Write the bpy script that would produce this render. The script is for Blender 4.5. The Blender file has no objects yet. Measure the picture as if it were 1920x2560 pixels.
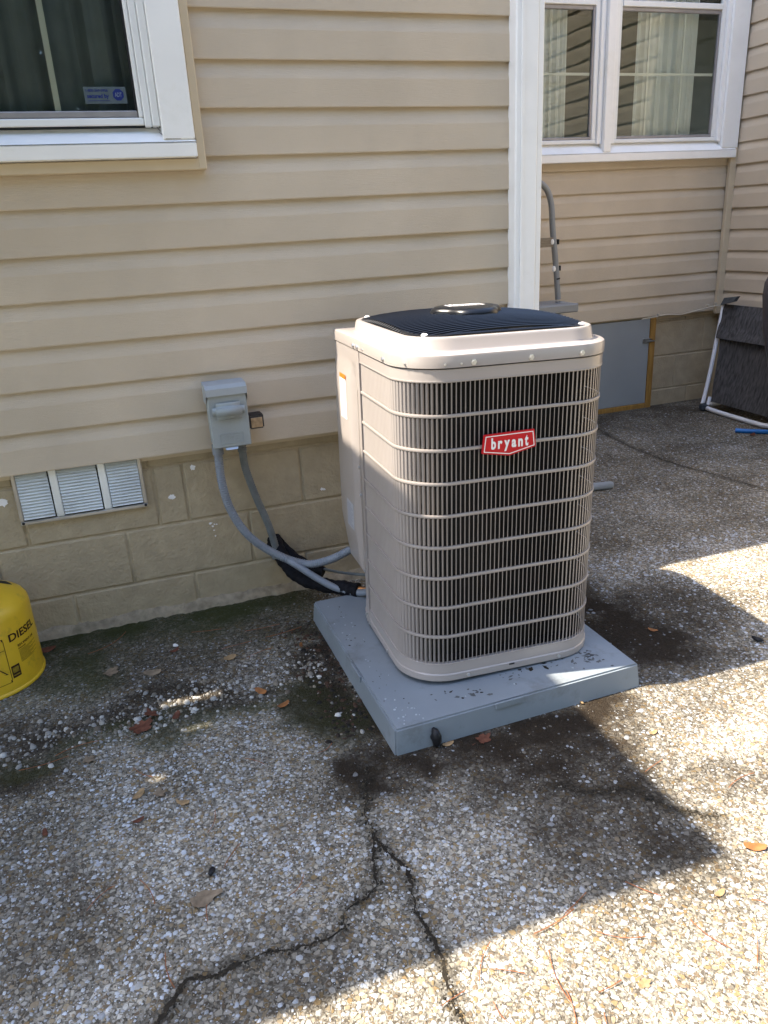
import bpy, bmesh, math, random
import numpy as np
from mathutils import Vector, Matrix, Euler
random.seed(7); rng = np.random.default_rng(7)
scn = bpy.context.scene
COL = scn.collection

# ------------------------------------------------------------------ camera
Rw = ((0.94223461, -0.16371783, 0.29221637), (-0.33078962, -0.3176842, 0.88862533), (-0.05265129, -0.93395569, -0.3534892))
cam = bpy.data.cameras.new('camera'); cam.sensor_fit = 'VERTICAL'; cam.sensor_height = 36.0
cam.lens = 36.0 * 1900.0 / 2560.0; cam.clip_start = 0.02; cam.clip_end = 500
camo = bpy.data.objects.new('camera', cam); COL.objects.link(camo)
camo.matrix_world = Matrix(((Rw[0][0], -Rw[0][1], -Rw[0][2], 0), (Rw[1][0], -Rw[1][1], -Rw[1][2], 0), (Rw[2][0], -Rw[2][1], -Rw[2][2], 1.26), (0, 0, 0, 1)))
scn.camera = camo

# ------------------------------------------------------------------ sky, sun, exposure
SUN = Vector((-1.0, 0.25, 1.565)).normalized()
wd = bpy.data.worlds.new('World'); scn.world = wd; wd.use_nodes = True
nt = wd.node_tree; bg = nt.nodes['Background']
sky = nt.nodes.new('ShaderNodeTexSky'); sky.sky_type = 'NISHITA'; sky.sun_disc = False
sky.sun_elevation = math.asin(SUN.z); sky.sun_rotation = math.atan2(SUN.x, SUN.y)
sky.air_density = 1.0; sky.dust_density = 1.5; sky.ozone_density = 1.0
nt.links.new(sky.outputs[0], bg.inputs[0]); bg.inputs[1].default_value = 0.15
sl = bpy.data.lights.new('sun', 'SUN'); sl.energy = 3.7; sl.angle = math.radians(0.5); sl.color = (1.0, 0.895, 0.73)
so = bpy.data.objects.new('sun', sl); COL.objects.link(so); so.location = (-6, 1.5, 9)
so.rotation_euler = SUN.to_track_quat('Z', 'Y').to_euler()
scn.view_settings.view_transform = 'Standard'; scn.view_settings.look = 'None'
scn.view_settings.exposure = 2.1; scn.view_settings.gamma = 1.0

# ------------------------------------------------------------------ material helpers
def mat(name, col, rough=0.5, metal=0.0, var=0.12, vs=6.0, stretch=(1, 1, 1), bump=0.0, bs=200.0, bstretch=(1, 1, 1),
        dirt=None, dirt_amt=0.0, dirt_s=3.0, spec=0.5, coat=0.0, trans=0.0):
    m = bpy.data.materials.new(name); m.use_nodes = True
    n = m.node_tree.nodes; l = m.node_tree.links; p = n['Principled BSDF']
    tc = n.new('ShaderNodeTexCoord')
    mp = n.new('ShaderNodeMapping'); mp.inputs['Scale'].default_value = stretch; l.new(tc.outputs['Object'], mp.inputs[0])
    nz = n.new('ShaderNodeTexNoise'); nz.inputs['Scale'].default_value = vs; nz.inputs['Detail'].default_value = 6; l.new(mp.outputs[0], nz.inputs[0])
    rp = n.new('ShaderNodeValToRGB')
    rp.color_ramp.elements[0].position = 0.3; rp.color_ramp.elements[1].position = 0.7
    rp.color_ramp.elements[0].color = tuple(c * (1 - var) for c in col) + (1,)
    rp.color_ramp.elements[1].color = tuple(min(1, c * (1 + var)) for c in col) + (1,)
    l.new(nz.outputs[0], rp.inputs[0]); out = rp.outputs[0]
    if dirt:
        n2 = n.new('ShaderNodeTexNoise'); n2.inputs['Scale'].default_value = dirt_s; n2.inputs['Detail'].default_value = 9; n2.inputs['Roughness'].default_value = 0.7
        l.new(tc.outputs['Object'], n2.inputs[0])
        r2 = n.new('ShaderNodeValToRGB'); r2.color_ramp.elements[0].position = 0.55 ; r2.color_ramp.elements[1].position = 0.72
        r2.color_ramp.elements[0].color = (0, 0, 0, 1); r2.color_ramp.elements[1].color = (dirt_amt,) * 3 + (1,)
        l.new(n2.outputs[0], r2.inputs[0])
        mx = n.new('ShaderNodeMix'); mx.data_type = 'RGBA'; l.new(r2.outputs[0], mx.inputs[0]); l.new(out, mx.inputs[6]); mx.inputs[7].default_value = tuple(dirt) + (1,)
        out = mx.outputs[2]
    l.new(out, p.inputs['Base Color'])
    p.inputs['Roughness'].default_value = rough; p.inputs['Metallic'].default_value = metal
    p.inputs['Specular IOR Level'].default_value = spec if (metal > .1 or rough < .5) else (spec * .25 if rough >= .7 else spec * .55); p.inputs['Coat Weight'].default_value = coat
    p.inputs['Coat Roughness'].default_value = 0.12
    if bump:
        mp2 = n.new('ShaderNodeMapping'); mp2.inputs['Scale'].default_value = bstretch; l.new(tc.outputs['Object'], mp2.inputs[0])
        n3 = n.new('ShaderNodeTexNoise'); n3.inputs['Scale'].default_value = bs; n3.inputs['Detail'].default_value = 5; l.new(mp2.outputs[0], n3.inputs[0])
        b = n.new('ShaderNodeBump'); b.inputs['Strength'].default_value = bump; b.inputs['Distance'].default_value = 0.003 if name != 'painted_block' else 0.0045
        l.new(n3.outputs[0], b.inputs['Height']); l.new(b.outputs[0], p.inputs['Normal'])
    return m

def glass_mat(name, tint, refl=1.6):
    m = bpy.data.materials.new(name); m.use_nodes = True
    n = m.node_tree.nodes; l = m.node_tree.links
    for x in list(n):
        if x.type != 'OUTPUT_MATERIAL': n.remove(x)
    o = [x for x in n if x.type == 'OUTPUT_MATERIAL'][0]
    tr = n.new('ShaderNodeBsdfTransparent'); tr.inputs[0].default_value = tint + (1,)
    gl = n.new('ShaderNodeBsdfGlossy'); gl.inputs['Roughness'].default_value = 0.015; gl.inputs[0].default_value = (0.9, 0.95, 0.95, 1)
    fr = n.new('ShaderNodeFresnel'); fr.inputs[0].default_value = 1.5
    mu = n.new('ShaderNodeMath'); mu.operation = 'MULTIPLY'; mu.use_clamp = True; mu.inputs[1].default_value = refl; l.new(fr.outputs[0], mu.inputs[0])
    nz = n.new('ShaderNodeTexNoise'); nz.inputs['Scale'].default_value = 3.0
    tc = n.new('ShaderNodeTexCoord'); l.new(tc.outputs['Object'], nz.inputs[0])
    b = n.new('ShaderNodeBump'); b.inputs['Strength'].default_value = 0.12; b.inputs['Distance'].default_value = 0.01; l.new(nz.outputs[0], b.inputs['Height']); l.new(b.outputs[0], gl.inputs['Normal'])
    mx = n.new('ShaderNodeMixShader'); l.new(mu.outputs[0], mx.inputs[0]); l.new(tr.outputs[0], mx.inputs[1]); l.new(gl.outputs[0], mx.inputs[2]); l.new(mx.outputs[0], o.inputs[0])
    return m

M = {}
M['siding'] = mat('vinyl_siding', (0.585, 0.492, 0.376), 0.55, var=0.07, vs=3, stretch=(1.2, 1, 1.0), bump=0.55, bs=60, bstretch=(0.5, 4, 16), dirt=(0.46, 0.385, 0.29), dirt_amt=0.3, dirt_s=2.2)
M['block'] = mat('painted_block', (0.42, 0.345, 0.235), 0.8, var=0.10, vs=16, bump=1.0, bs=85, dirt=(0.33, 0.27, 0.185), dirt_amt=0.4, dirt_s=5)
M['mortar'] = mat('painted_mortar', (0.40, 0.33, 0.225), 0.85, var=0.15, vs=14, bump=1.0, bs=120)
M['crust'] = mat('wall_base_crust', (0.30, 0.25, 0.18), 0.95, var=0.3, vs=30, bump=1.0, bs=150, dirt=(0.07, 0.08, 0.035), dirt_amt=0.55, dirt_s=9)
M['white'] = mat('white_aluminium', (0.88, 0.88, 0.87), 0.35, var=0.03, vs=8, dirt=(0.6, 0.58, 0.5), dirt_amt=0.3, dirt_s=4)
M['vinyl'] = mat('white_vinyl', (0.80, 0.81, 0.81), 0.35, var=0.03, vs=10)
M['bead'] = mat('grey_screen_frame', (0.30, 0.29, 0.30), 0.45, metal=0.3, var=0.1, vs=20)
M['gasket'] = mat('black_gasket', (0.02, 0.02, 0.022), 0.6)
M['tan_trim'] = mat('tan_trim', (0.58, 0.48, 0.34), 0.5, var=0.04)
M['muntin'] = mat('muntin_grey', (0.82, 0.84, 0.83), 0.4, var=0.03)
M['glass'] = glass_mat('window_glass', (0.90, 0.95, 0.94), 1.25)
M['curtain'] = mat('grey_curtain', (0.22, 0.255, 0.28), 0.9, var=0.1, vs=12)
M['sheer'] = mat('sheer_curtain', (0.76, 0.79, 0.80), 0.9, var=0.05, vs=12)
M['room'] = mat('room_wall', (0.20, 0.19, 0.18), 0.9)
M['roof'] = mat('roof_shingle', (0.09, 0.085, 0.08), 0.9, var=0.3, vs=12, bump=0.5, bs=60)
M['ac'] = mat('beige_paint', (0.352, 0.314, 0.296), 0.28, var=0.025, vs=4, coat=0.35, dirt=(0.34, 0.30, 0.27), dirt_amt=0.12, dirt_s=6)
M['slat'] = mat('beige_slat_paint', (0.322, 0.287, 0.27), 0.36, var=0.03, vs=9, coat=0.15)
M['black'] = mat('black_paint', (0.004, 0.005, 0.008), 0.3, var=0.2, spec=0.35)
M['coil'] = mat('coil_fins', (0.011, 0.010, 0.010), 0.6, metal=0.1, var=0.4, vs=60, stretch=(1, 1, 8), bump=0.6, bs=220, bstretch=(0.2, 0.2, 4))
M['screw'] = mat('zinc_screw', (0.62, 0.61, 0.60), 0.3, metal=0.8)
M['steel'] = mat('galvanized_steel', (0.52, 0.54, 0.55), 0.33, metal=0.9, var=0.12, vs=14)
M['vent'] = mat('mill_aluminium', (0.74, 0.77, 0.77), 0.3, metal=0.2, var=0.1, vs=9, dirt=(0.35, 0.33, 0.28), dirt_amt=0.4, dirt_s=8)
M['ventf'] = mat('vent_frame_metal', (0.48, 0.45, 0.40), 0.35, metal=0.5, var=0.2, vs=14)
M['red'] = mat('red_badge', (0.52, 0.004, 0.012), 0.4, var=0.02, spec=0.3)
M['print_white'] = mat('white_print', (0.82, 0.80, 0.80), 0.4, var=0.02)
M['pad'] = mat('pad_plastic', (0.205, 0.235, 0.265), 0.45, var=0.07, vs=7, bump=0.12, bs=300, dirt=(0.10, 0.10, 0.095), dirt_amt=0.6, dirt_s=7.5)
M['mud'] = mat('dried_mud', (0.022, 0.018, 0.013), 0.8, var=0.4, vs=40)
M['dark_mark'] = mat('dirt_film', (0.095, 0.10, 0.102), 0.7, var=0.3, vs=60)
M['drop'] = mat('water_drop', (0.40, 0.44, 0.48), 0.08, var=0.03)
M['box'] = mat('grey_enamel', (0.30, 0.335, 0.345), 0.45, var=0.06, vs=12, dirt=(0.22, 0.245, 0.24), dirt_amt=0.4, dirt_s=14)
M['box_hood'] = mat('grey_hood_enamel', (0.34, 0.375, 0.40), 0.4, var=0.04, vs=12)
M['conduit'] = mat('grey_conduit', (0.195, 0.22, 0.26), 0.42, var=0.08, vs=18)
M['conduit2'] = mat('weathered_conduit', (0.145, 0.158, 0.160), 0.6, var=0.22, vs=22)
M['foam'] = mat('black_foam', (0.010, 0.010, 0.013), 0.75, var=0.4, vs=70, bump=0.7, bs=260)
M['copper'] = mat('copper', (0.62, 0.30, 0.12), 0.35, metal=0.9, var=0.15, vs=30)
M['lamp_black'] = mat('black_lamp_plastic', (0.012, 0.012, 0.02), 0.35)
M['lamp_lens'] = mat('tarnished_lens', (0.36, 0.24, 0.13), 0.3, var=0.35, vs=60)
M['yellow'] = mat('yellow_can_paint', (0.70, 0.44, 0.022), 0.36, var=0.06, vs=9, dirt=(0.25, 0.18, 0.03), dirt_amt=0.5, dirt_s=22)
M['ink'] = mat('dark_print', (0.035, 0.012, 0.008), 0.5)
M['ink2'] = mat('faded_print', (0.28, 0.19, 0.02), 0.5, var=0.3, vs=90)
M['navy'] = mat('navy_print', (0.012, 0.025, 0.16), 0.5)
M['sticker'] = mat('sticker_film', (0.085, 0.115, 0.135), 0.5, var=0.08, vs=40)
M['stickerw'] = mat('sticker_letter', (0.16, 0.20, 0.28), 0.5)
M['orange'] = mat('orange_print', (0.80, 0.17, 0.01), 0.45)
M['label'] = mat('white_label', (0.76, 0.76, 0.80), 0.45, var=0.03)
M['label_grey'] = mat('silver_label', (0.40, 0.42, 0.46), 0.4, var=0.05)
M['lines'] = mat('small_print', (0.30, 0.30, 0.36), 0.5)
M['ladder'] = mat('grey_tube_paint', (0.235, 0.25, 0.265), 0.4, var=0.06)
M['plug'] = mat('white_plug', (0.85, 0.85, 0.85), 0.4)
M['strap'] = mat('webbing', (0.24, 0.20, 0.15), 0.8, var=0.2, vs=40, stretch=(1, 1, 9))
M['wood'] = mat('treated_pine', (0.34, 0.19, 0.055), 0.7, var=0.3, vs=9, stretch=(6, 6, 0.7), bump=0.4, bs=80, bstretch=(1, 1, .1))
M['door'] = mat('grey_door_panel', (0.30, 0.32, 0.335), 0.5, var=0.04, vs=4)
M['sling'] = mat('grey_sling_fabric', (0.075, 0.072, 0.072), 0.85, var=0.45, vs=80, stretch=(1, 1, 0.12), bump=0.5, bs=400)
M['tube_white'] = mat('white_tube', (0.70, 0.71, 0.74), 0.35, var=0.03)
M['charcoal'] = mat('charcoal_plastic', (0.055, 0.065, 0.075), 0.5, var=0.2, vs=30)
M['cover'] = mat('grill_cover_fabric', (0.055, 0.050, 0.062), 0.38, var=0.2, vs=8, bump=0.3, bs=25)
M['blue'] = mat('blue_plastic', (0.015, 0.16, 0.50), 0.4, var=0.08)
M['wire'] = mat('beige_cable', (0.48, 0.43, 0.34), 0.6, var=0.1)
M['rubber'] = mat('grey_rubber', (0.26, 0.275, 0.29), 0.6)
M['leaf_red'] = mat('red_brown_leaf', (0.12, 0.048, 0.030), 0.7, var=0.35, vs=60)
M['leaf_tan'] = mat('tan_leaf', (0.30, 0.20, 0.105), 0.7, var=0.3, vs=60)
M['leaf_grey'] = mat('grey_brown_leaf', (0.19, 0.145, 0.10), 0.8, var=0.3, vs=70)
M['leaf_orange'] = mat('orange_leaf', (0.25, 0.10, 0.032), 0.65, var=0.3, vs=60)
M['needle'] = mat('dry_pine_needle', (0.24, 0.085, 0.035), 0.7, var=0.25, vs=50)
M['charred'] = mat('black_scrap', (0.010, 0.010, 0.012), 0.5)
M['bark'] = mat('bark', (0.10, 0.075, 0.055), 0.9, var=0.4, vs=14, bump=1.0, bs=40)
M['foliage'] = mat('foliage', (0.05, 0.085, 0.03), 0.6, var=0.5, vs=2.0)
M['grass'] = mat('grass', (0.06, 0.085, 0.03), 0.9, var=0.4, vs=3.0)

# ------------------------------------------------------------------ mesh helpers
def put(o, parent=None, world=True):
    COL.objects.link(o)
    if parent is not None:
        o.parent = parent
        if world:
            o.matrix_parent_inverse = parent.matrix_basis.inverted()
    return o
def raw(name, vs, fs, m, parent=None, smooth=False, world=True):
    me = bpy.data.meshes.new(name); me.from_pydata([tuple(v) for v in vs], [], [tuple(f) for f in fs]); me.update()
    if smooth:
        me.polygons.foreach_set('use_smooth', [True] * len(me.polygons)); me.set_sharp_from_angle(angle=math.radians(38))
    me.materials.append(M[m] if isinstance(m, str) else m)
    return put(bpy.data.objects.new(name, me), parent, world)
def tag(o, label=None, cat=None, group=None, kind=None):
    if label: o['label'] = label
    if cat: o['category'] = cat
    if group: o['group'] = group
    if kind: o['kind'] = kind
    return o
def empty(name, loc, label, cat, group=None, rot=(0, 0, 0)):
    o = bpy.data.objects.new(name, None); o.empty_display_size = 0.1; o.location = loc; o.rotation_euler = rot; COL.objects.link(o)
    return tag(o, label, cat, group)
def bm_obj(name, bm, m, parent=None, smooth=False, world=True):
    me = bpy.data.meshes.new(name); bm.to_mesh(me); bm.free()
    if smooth: me.polygons.foreach_set('use_smooth', [True] * len(me.polygons))
    me.materials.append(M[m] if isinstance(m, str) else m)
    return put(bpy.data.objects.new(name, me), parent, world)
def bm_box(bm, lo, hi, bevel=0.0, seg=1):
    r = bmesh.ops.create_cube(bm, size=1.0)
    c = [(a + b) / 2 for a, b in zip(lo, hi)]; s = [abs(b - a) for a, b in zip(lo, hi)]
    for v in r['verts']: v.co = Vector((c[0] + v.co.x * s[0], c[1] + v.co.y * s[1], c[2] + v.co.z * s[2]))
    if bevel:
        es = list({e for v in r['verts'] for e in v.link_edges})
        bmesh.ops.bevel(bm, geom=es, offset=bevel, segments=seg, affect='EDGES', clamp_overlap=True)
def box(name, lo, hi, m, parent=None, bevel=0.002, seg=1, world=True):
    bm = bmesh.new(); bm_box(bm, lo, hi, bevel, seg)
    return bm_obj(name, bm, m, parent, False, world)
def catmull(pts, step):
    P = [Vector(p) for p in pts]; P = [2 * P[0] - P[1]] + P + [2 * P[-1] - P[-2]]
    out = []
    for i in range(1, len(P) - 2):
        n = max(2, int((P[i + 1] - P[i]).length / step))
        for j in range(n):
            t = j / n; a, b, c, d = P[i - 1], P[i], P[i + 1], P[i + 2]
            out.append(0.5 * ((2 * b) + (c - a) * t + (2 * a - 5 * b + 4 * c - d) * t * t + (3 * b - a - 3 * c + d) * t ** 3))
    out.append(P[-2]); return out
def tube_data(pts, rad, n=12, cap=True):
    P = [Vector(p) for p in pts]; vs = []; fs = []
    T = [(P[min(i + 1, len(P) - 1)] - P[max(i - 1, 0)]).normalized() for i in range(len(P))]
    up = Vector((0, 0, 1)) if abs(T[0].z) < 0.9 else Vector((1, 0, 0))
    N = (up - T[0] * up.dot(T[0])).normalized(); s = 0.0
    for i, p in enumerate(P):
        if i: s += (P[i] - P[i - 1]).length
        N = (N - T[i] * N.dot(T[i])).normalized(); B = T[i].cross(N)
        r = rad(s) if callable(rad) else rad
        for k in range(n):
            a = 2 * math.pi * k / n; vs.append(p + (N * math.cos(a) + B * math.sin(a)) * r)
    for i in range(len(P) - 1):
        for k in range(n):
            a = i * n + k; b = i * n + (k + 1) % n
            fs.append((a, b, b + n, a + n))
    if cap:
        fs.append(tuple(range(n - 1, -1, -1))); fs.append(tuple(range((len(P) - 1) * n, len(P) * n)))
    return vs, fs
def tube(name, pts, rad, m, parent=None, n=12, smooth_step=None, world=True):
    if smooth_step: pts = catmull(pts, smooth_step)
    vs, fs = tube_data(pts, rad, n)
    return raw(name, vs, fs, m, parent, True, world)
def lathe(name, prof, c, m, parent=None, n=48, a0=0, world=True):
    vs = []; fs = []
    for r, z in prof:
        for k in range(n):
            a = 2 * math.pi * k / n; vs.append((c[0] + r * math.cos(a), c[1] + r * math.sin(a), c[2] + z))
    for i in range(len(prof) - 1):
        for k in range(n):
            a = i * n + k; b = i * n + (k + 1) % n; fs.append((a, b, b + n, a + n))
    fs.append(tuple(range(n - 1, -1, -1))); fs.append(tuple(range((len(prof) - 1) * n, len(prof) * n)))
    return raw(name, vs, fs, m, parent, True, world)
def extrude_poly(name, poly, o, u, v, nrm, depth, m, parent=None, bevel=0.0, world=True):
    o = Vector(o); u = Vector(u); v = Vector(v); nrm = Vector(nrm); bm = bmesh.new()
    a = [bm.verts.new(o + u * x + v * y) for x, y in poly]; f = bm.faces.new(a)
    r = bmesh.ops.extrude_face_region(bm, geom=[f])
    for e in r['geom']:
        if isinstance(e, bmesh.types.BMVert): e.co += nrm * depth
    bmesh.ops.recalc_face_normals(bm, faces=bm.faces[:])
    if bevel: bmesh.ops.bevel(bm, geom=bm.edges[:], offset=bevel, segments=2, affect='EDGES', clamp_overlap=True)
    return bm_obj(name, bm, m, parent, False, world)
_tc = {}
def text_mesh(s, bold=0.0, ext=0.06):
    k = (s, bold, ext)
    if k in _tc: return _tc[k]
    cu = bpy.data.curves.new('t', 'FONT'); cu.body = s; cu.offset = bold; cu.extrude = ext; cu.resolution_u = 3
    ob = bpy.data.objects.new('t', cu); COL.objects.link(ob); dg = bpy.context.evaluated_depsgraph_get(); dg.update()
    me = bpy.data.meshes.new_from_object(ob.evaluated_get(dg))
    vs = np.array([v.co[:] for v in me.vertices]); fs = [tuple(p.vertices) for p in me.polygons]
    bpy.data.objects.remove(ob); bpy.data.curves.remove(cu); bpy.data.meshes.remove(me)
    lo = vs.min(0); hi = vs.max(0); vs = (vs - lo) / (hi - lo); _tc[k] = (vs, fs); return vs, fs
def text(name, s, m, fn, depth=0.0008, parent=None, bold=0.0, world=True):
    # fn maps (u, v, w) in [0,1]^2 x depth to a point
    vs, fs = text_mesh(s, bold)
    return raw(name, [fn(a, b, c * depth) for a, b, c in vs], fs, m, parent, False, world)

def vnoise(x, y, s, seed=0):
    x = np.asarray(x, float) * s + seed * 17.3; y = np.asarray(y, float) * s + seed * 9.1
    xi = np.floor(x).astype(np.int64); yi = np.floor(y).astype(np.int64); fx = x - xi; fy = y - yi
    fx = fx * fx * (3 - 2 * fx); fy = fy * fy * (3 - 2 * fy)
    def hsh(a, b):
        h = (a * 374761393 + b * 668265263 + seed * 1274126177) & 0x7fffffff
        h = ((h ^ (h >> 13)) * 1274126177) & 0x7fffffff
        return ((h ^ (h >> 16)) & 0xffff) / 65535.0
    return (hsh(xi, yi) * (1 - fx) + hsh(xi + 1, yi) * fx) * (1 - fy) + (hsh(xi, yi + 1) * (1 - fx) + hsh(xi + 1, yi + 1) * fx) * fy
def fbm(x, y, s, seed=0, o=4):
    r = 0; a = 0.5
    for i in range(o): r = r + a * vnoise(x, y, s * 2 ** i, seed + i); a *= 0.5
    return r / (1 - 0.5 ** o)

# ================================================================== GROUND
ground = raw('ground', [(-150, -150, -0.09), (150, -150, -0.09), (150, 150, -0.09), (-150, 150, -0.09)], [(0, 1, 2, 3)], 'grass')
tag(ground, kind='structure')

CR = [
    [(0.407, 1.490), (0.367, 1.375), (0.354, 1.302), (0.344, 1.233), (0.316, 1.157), (0.290, 1.124), (0.240, 1.103), (0.221, 1.071), (0.181, 1.060), (0.131, 1.059), (0.085, 1.067), (0.041, 1.064), (-0.010, 1.064), (-0.064, 1.071), (-0.082, 1.050), (-0.104, 1.026), (-0.125, 1.008), (-0.2, 0.95), (-0.28, 0.85)],
    [(0.354, 1.29), (0.361, 1.229), (0.371, 1.197), (0.379, 1.135), (0.371, 1.076), (0.374, 1.012), (0.371, 0.960), (0.368, 0.921), (0.362, 0.876), (0.352, 0.844), (0.358, 0.816), (0.35, 0.7), (0.36, 0.5)],
    [(0.80, 1.262), (0.846, 1.220), (0.881, 1.197), (0.951, 1.180), (0.978, 1.139), (1.011, 1.078), (1.08, 1.03)],
    [(2.76, 4.1), (2.729, 3.946), (2.657, 3.563), (2.652, 3.156), (2.715, 2.855), (2.752, 2.600), (2.85, 2.2), (2.9, 1.6)]]
CW = [0.8, 0.8, 0.5, 0.5]
def seg_d(x, y, pl):
    d = np.full(np.shape(x), 9.0)
    for (ax, ay), (bx, by) in zip(pl[:-1], pl[1:]):
        ux, uy = bx - ax, by - ay; L = ux * ux + uy * uy
        t = np.clip(((x - ax) * ux + (y - ay) * uy) / L, 0, 1)
        d = np.minimum(d, np.hypot(x - ax - t * ux, y - ay - t * uy))
    return d
def sst(a, b, v):
    t = np.clip((v - a) / (b - a), 0, 1); return t * t * (3 - 2 * t)
def fields(x, y):
    jx = (fbm(x, y, 38, 3) - 0.5) * 0.035; jy = (fbm(x, y, 38, 11) - 0.5) * 0.035
    cr = np.zeros(np.shape(x)); halo = np.zeros(np.shape(x))
    for pl, w in zip(CR, CW):
        lo = np.min(pl, axis=0) - 0.2; hi = np.max(pl, axis=0) + 0.2
        m = (x > lo[0]) & (x < hi[0]) & (y > lo[1]) & (y < hi[1])
        if not m.any(): continue
        d = seg_d(x[m] + jx[m], y[m] + jy[m], pl); ww = w * (0.55 + 0.9 * vnoise(x[m], y[m], 9, 5))
        cr[m] = np.maximum(cr[m], 1 - sst(0.0022 * ww, 0.0075 * ww, d)); halo[m] = np.maximum(halo[m], (1 - sst(0.004, 0.055 * w, d)) * (0.35 + 0.65 * fbm(x[m], y[m], 20, 8)))
    n1 = fbm(x, y, 5, 21); n2 = fbm(x, y, 14, 31); n3 = fbm(x, y, 2.2, 41)
    wx = x + (fbm(x, y, 6, 61) - 0.5) * 0.22; wy_ = y + (fbm(x, y, 6, 71) - 0.5) * 0.22
    def plate(cx, cy, sx, sy, e=0.55): return 1 - sst(1 - e, 1 + e, np.sqrt(((wx - cx) / sx) ** 2 + ((wy_ - cy) / sy) ** 2))
    edge = 2.56 - y
    moss = (1 - sst(0.02, 0.42, edge + (n1 - 0.5) * 0.3)) * (1 - sst(0.42, 0.60, x)) 
    moss = np.maximum(moss, 0.42 * plate(0.35, 1.82, 0.11, 0.20)); moss = np.maximum(moss, 0.75 * plate(-0.30, 2.30, 0.16, 0.20))
    moss = np.maximum(moss, 0.55 * plate(-0.05, 1.87, 0.55, 0.06))
    moss = np.clip(moss * (0.5 + 0.85 * n2), 0, 1)
    st = np.zeros(np.shape(x))  # darker patches: around the pad, along the gravel, near the corner, in the recess
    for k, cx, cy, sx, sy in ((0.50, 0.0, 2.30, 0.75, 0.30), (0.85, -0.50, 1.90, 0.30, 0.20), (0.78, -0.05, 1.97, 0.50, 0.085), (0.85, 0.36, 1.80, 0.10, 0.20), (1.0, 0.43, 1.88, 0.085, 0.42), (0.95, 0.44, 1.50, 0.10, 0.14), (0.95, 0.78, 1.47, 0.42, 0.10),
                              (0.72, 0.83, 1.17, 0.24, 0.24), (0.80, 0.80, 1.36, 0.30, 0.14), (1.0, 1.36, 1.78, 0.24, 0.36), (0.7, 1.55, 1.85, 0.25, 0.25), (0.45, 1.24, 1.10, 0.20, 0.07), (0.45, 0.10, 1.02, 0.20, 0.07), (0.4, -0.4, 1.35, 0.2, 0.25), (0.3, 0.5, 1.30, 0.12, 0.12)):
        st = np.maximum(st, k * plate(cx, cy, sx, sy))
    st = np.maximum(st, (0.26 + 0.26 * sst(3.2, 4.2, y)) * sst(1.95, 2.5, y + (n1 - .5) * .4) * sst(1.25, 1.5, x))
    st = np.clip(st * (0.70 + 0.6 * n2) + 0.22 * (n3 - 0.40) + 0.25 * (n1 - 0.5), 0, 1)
    clear = n3
    return cr, halo, moss, st, n1, n2, clear
def hgt(x, y, cr):
    return 0.004 * (fbm(x, y, 3, 51) - 0.5)

def axis_pts(parts):
    o = []
    for a, b, s in parts: o += list(np.arange(a, b - 1e-6, s))
    o.append(parts[-1][1]); return np.array(o)
xs = axis_pts([(-7, -0.7, 0.35), (-0.7, 1.5, 0.0062), (1.5, 3.9, 0.016), (3.9, 7, 0.4)])
ys = axis_pts([(-5, 0.5, 0.35), (0.5, 2.2, 0.0062), (2.2, 4.3, 0.016), (4.3, 4.6, 0.15)])
X, Y = np.meshgrid(xs, ys); nx, ny = len(xs), len(ys); X = X.ravel(); Y = Y.ravel()
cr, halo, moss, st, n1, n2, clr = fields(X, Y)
V = np.stack([X, Y, hgt(X, Y, cr)], 1)
ii = (np.arange(ny - 1)[:, None] * nx + np.arange(nx - 1)[None]).ravel()
F = np.stack([ii, ii + 1, ii + nx + 1, ii + nx], 1).astype(np.int32)
def np_mesh(name, V, F, m, attrs=None, smooth=False):
    me = bpy.data.meshes.new(name); k = F.shape[1]
    me.vertices.add(len(V)); me.vertices.foreach_set('co', V.astype(np.float32).ravel())
    me.loops.add(F.size); me.loops.foreach_set('vertex_index', F.astype(np.int32).ravel())
    me.polygons.add(len(F)); me.polygons.foreach_set('loop_start', np.arange(0, F.size, k, dtype=np.int32)); me.polygons.foreach_set('loop_total', np.full(len(F), k, np.int32))
    if smooth: me.polygons.foreach_set('use_smooth', np.ones(len(F), bool))
    me.update(calc_edges=True)
    for an, arr in (attrs or {}).items():
        a = me.attributes.new(an, 'FLOAT_COLOR', 'POINT'); c4 = np.ones((len(V), 4), np.float32); c4[:, :arr.shape[1]] = arr; a.data.foreach_set('color', c4.ravel())
    me.materials.append(m); return me
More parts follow.
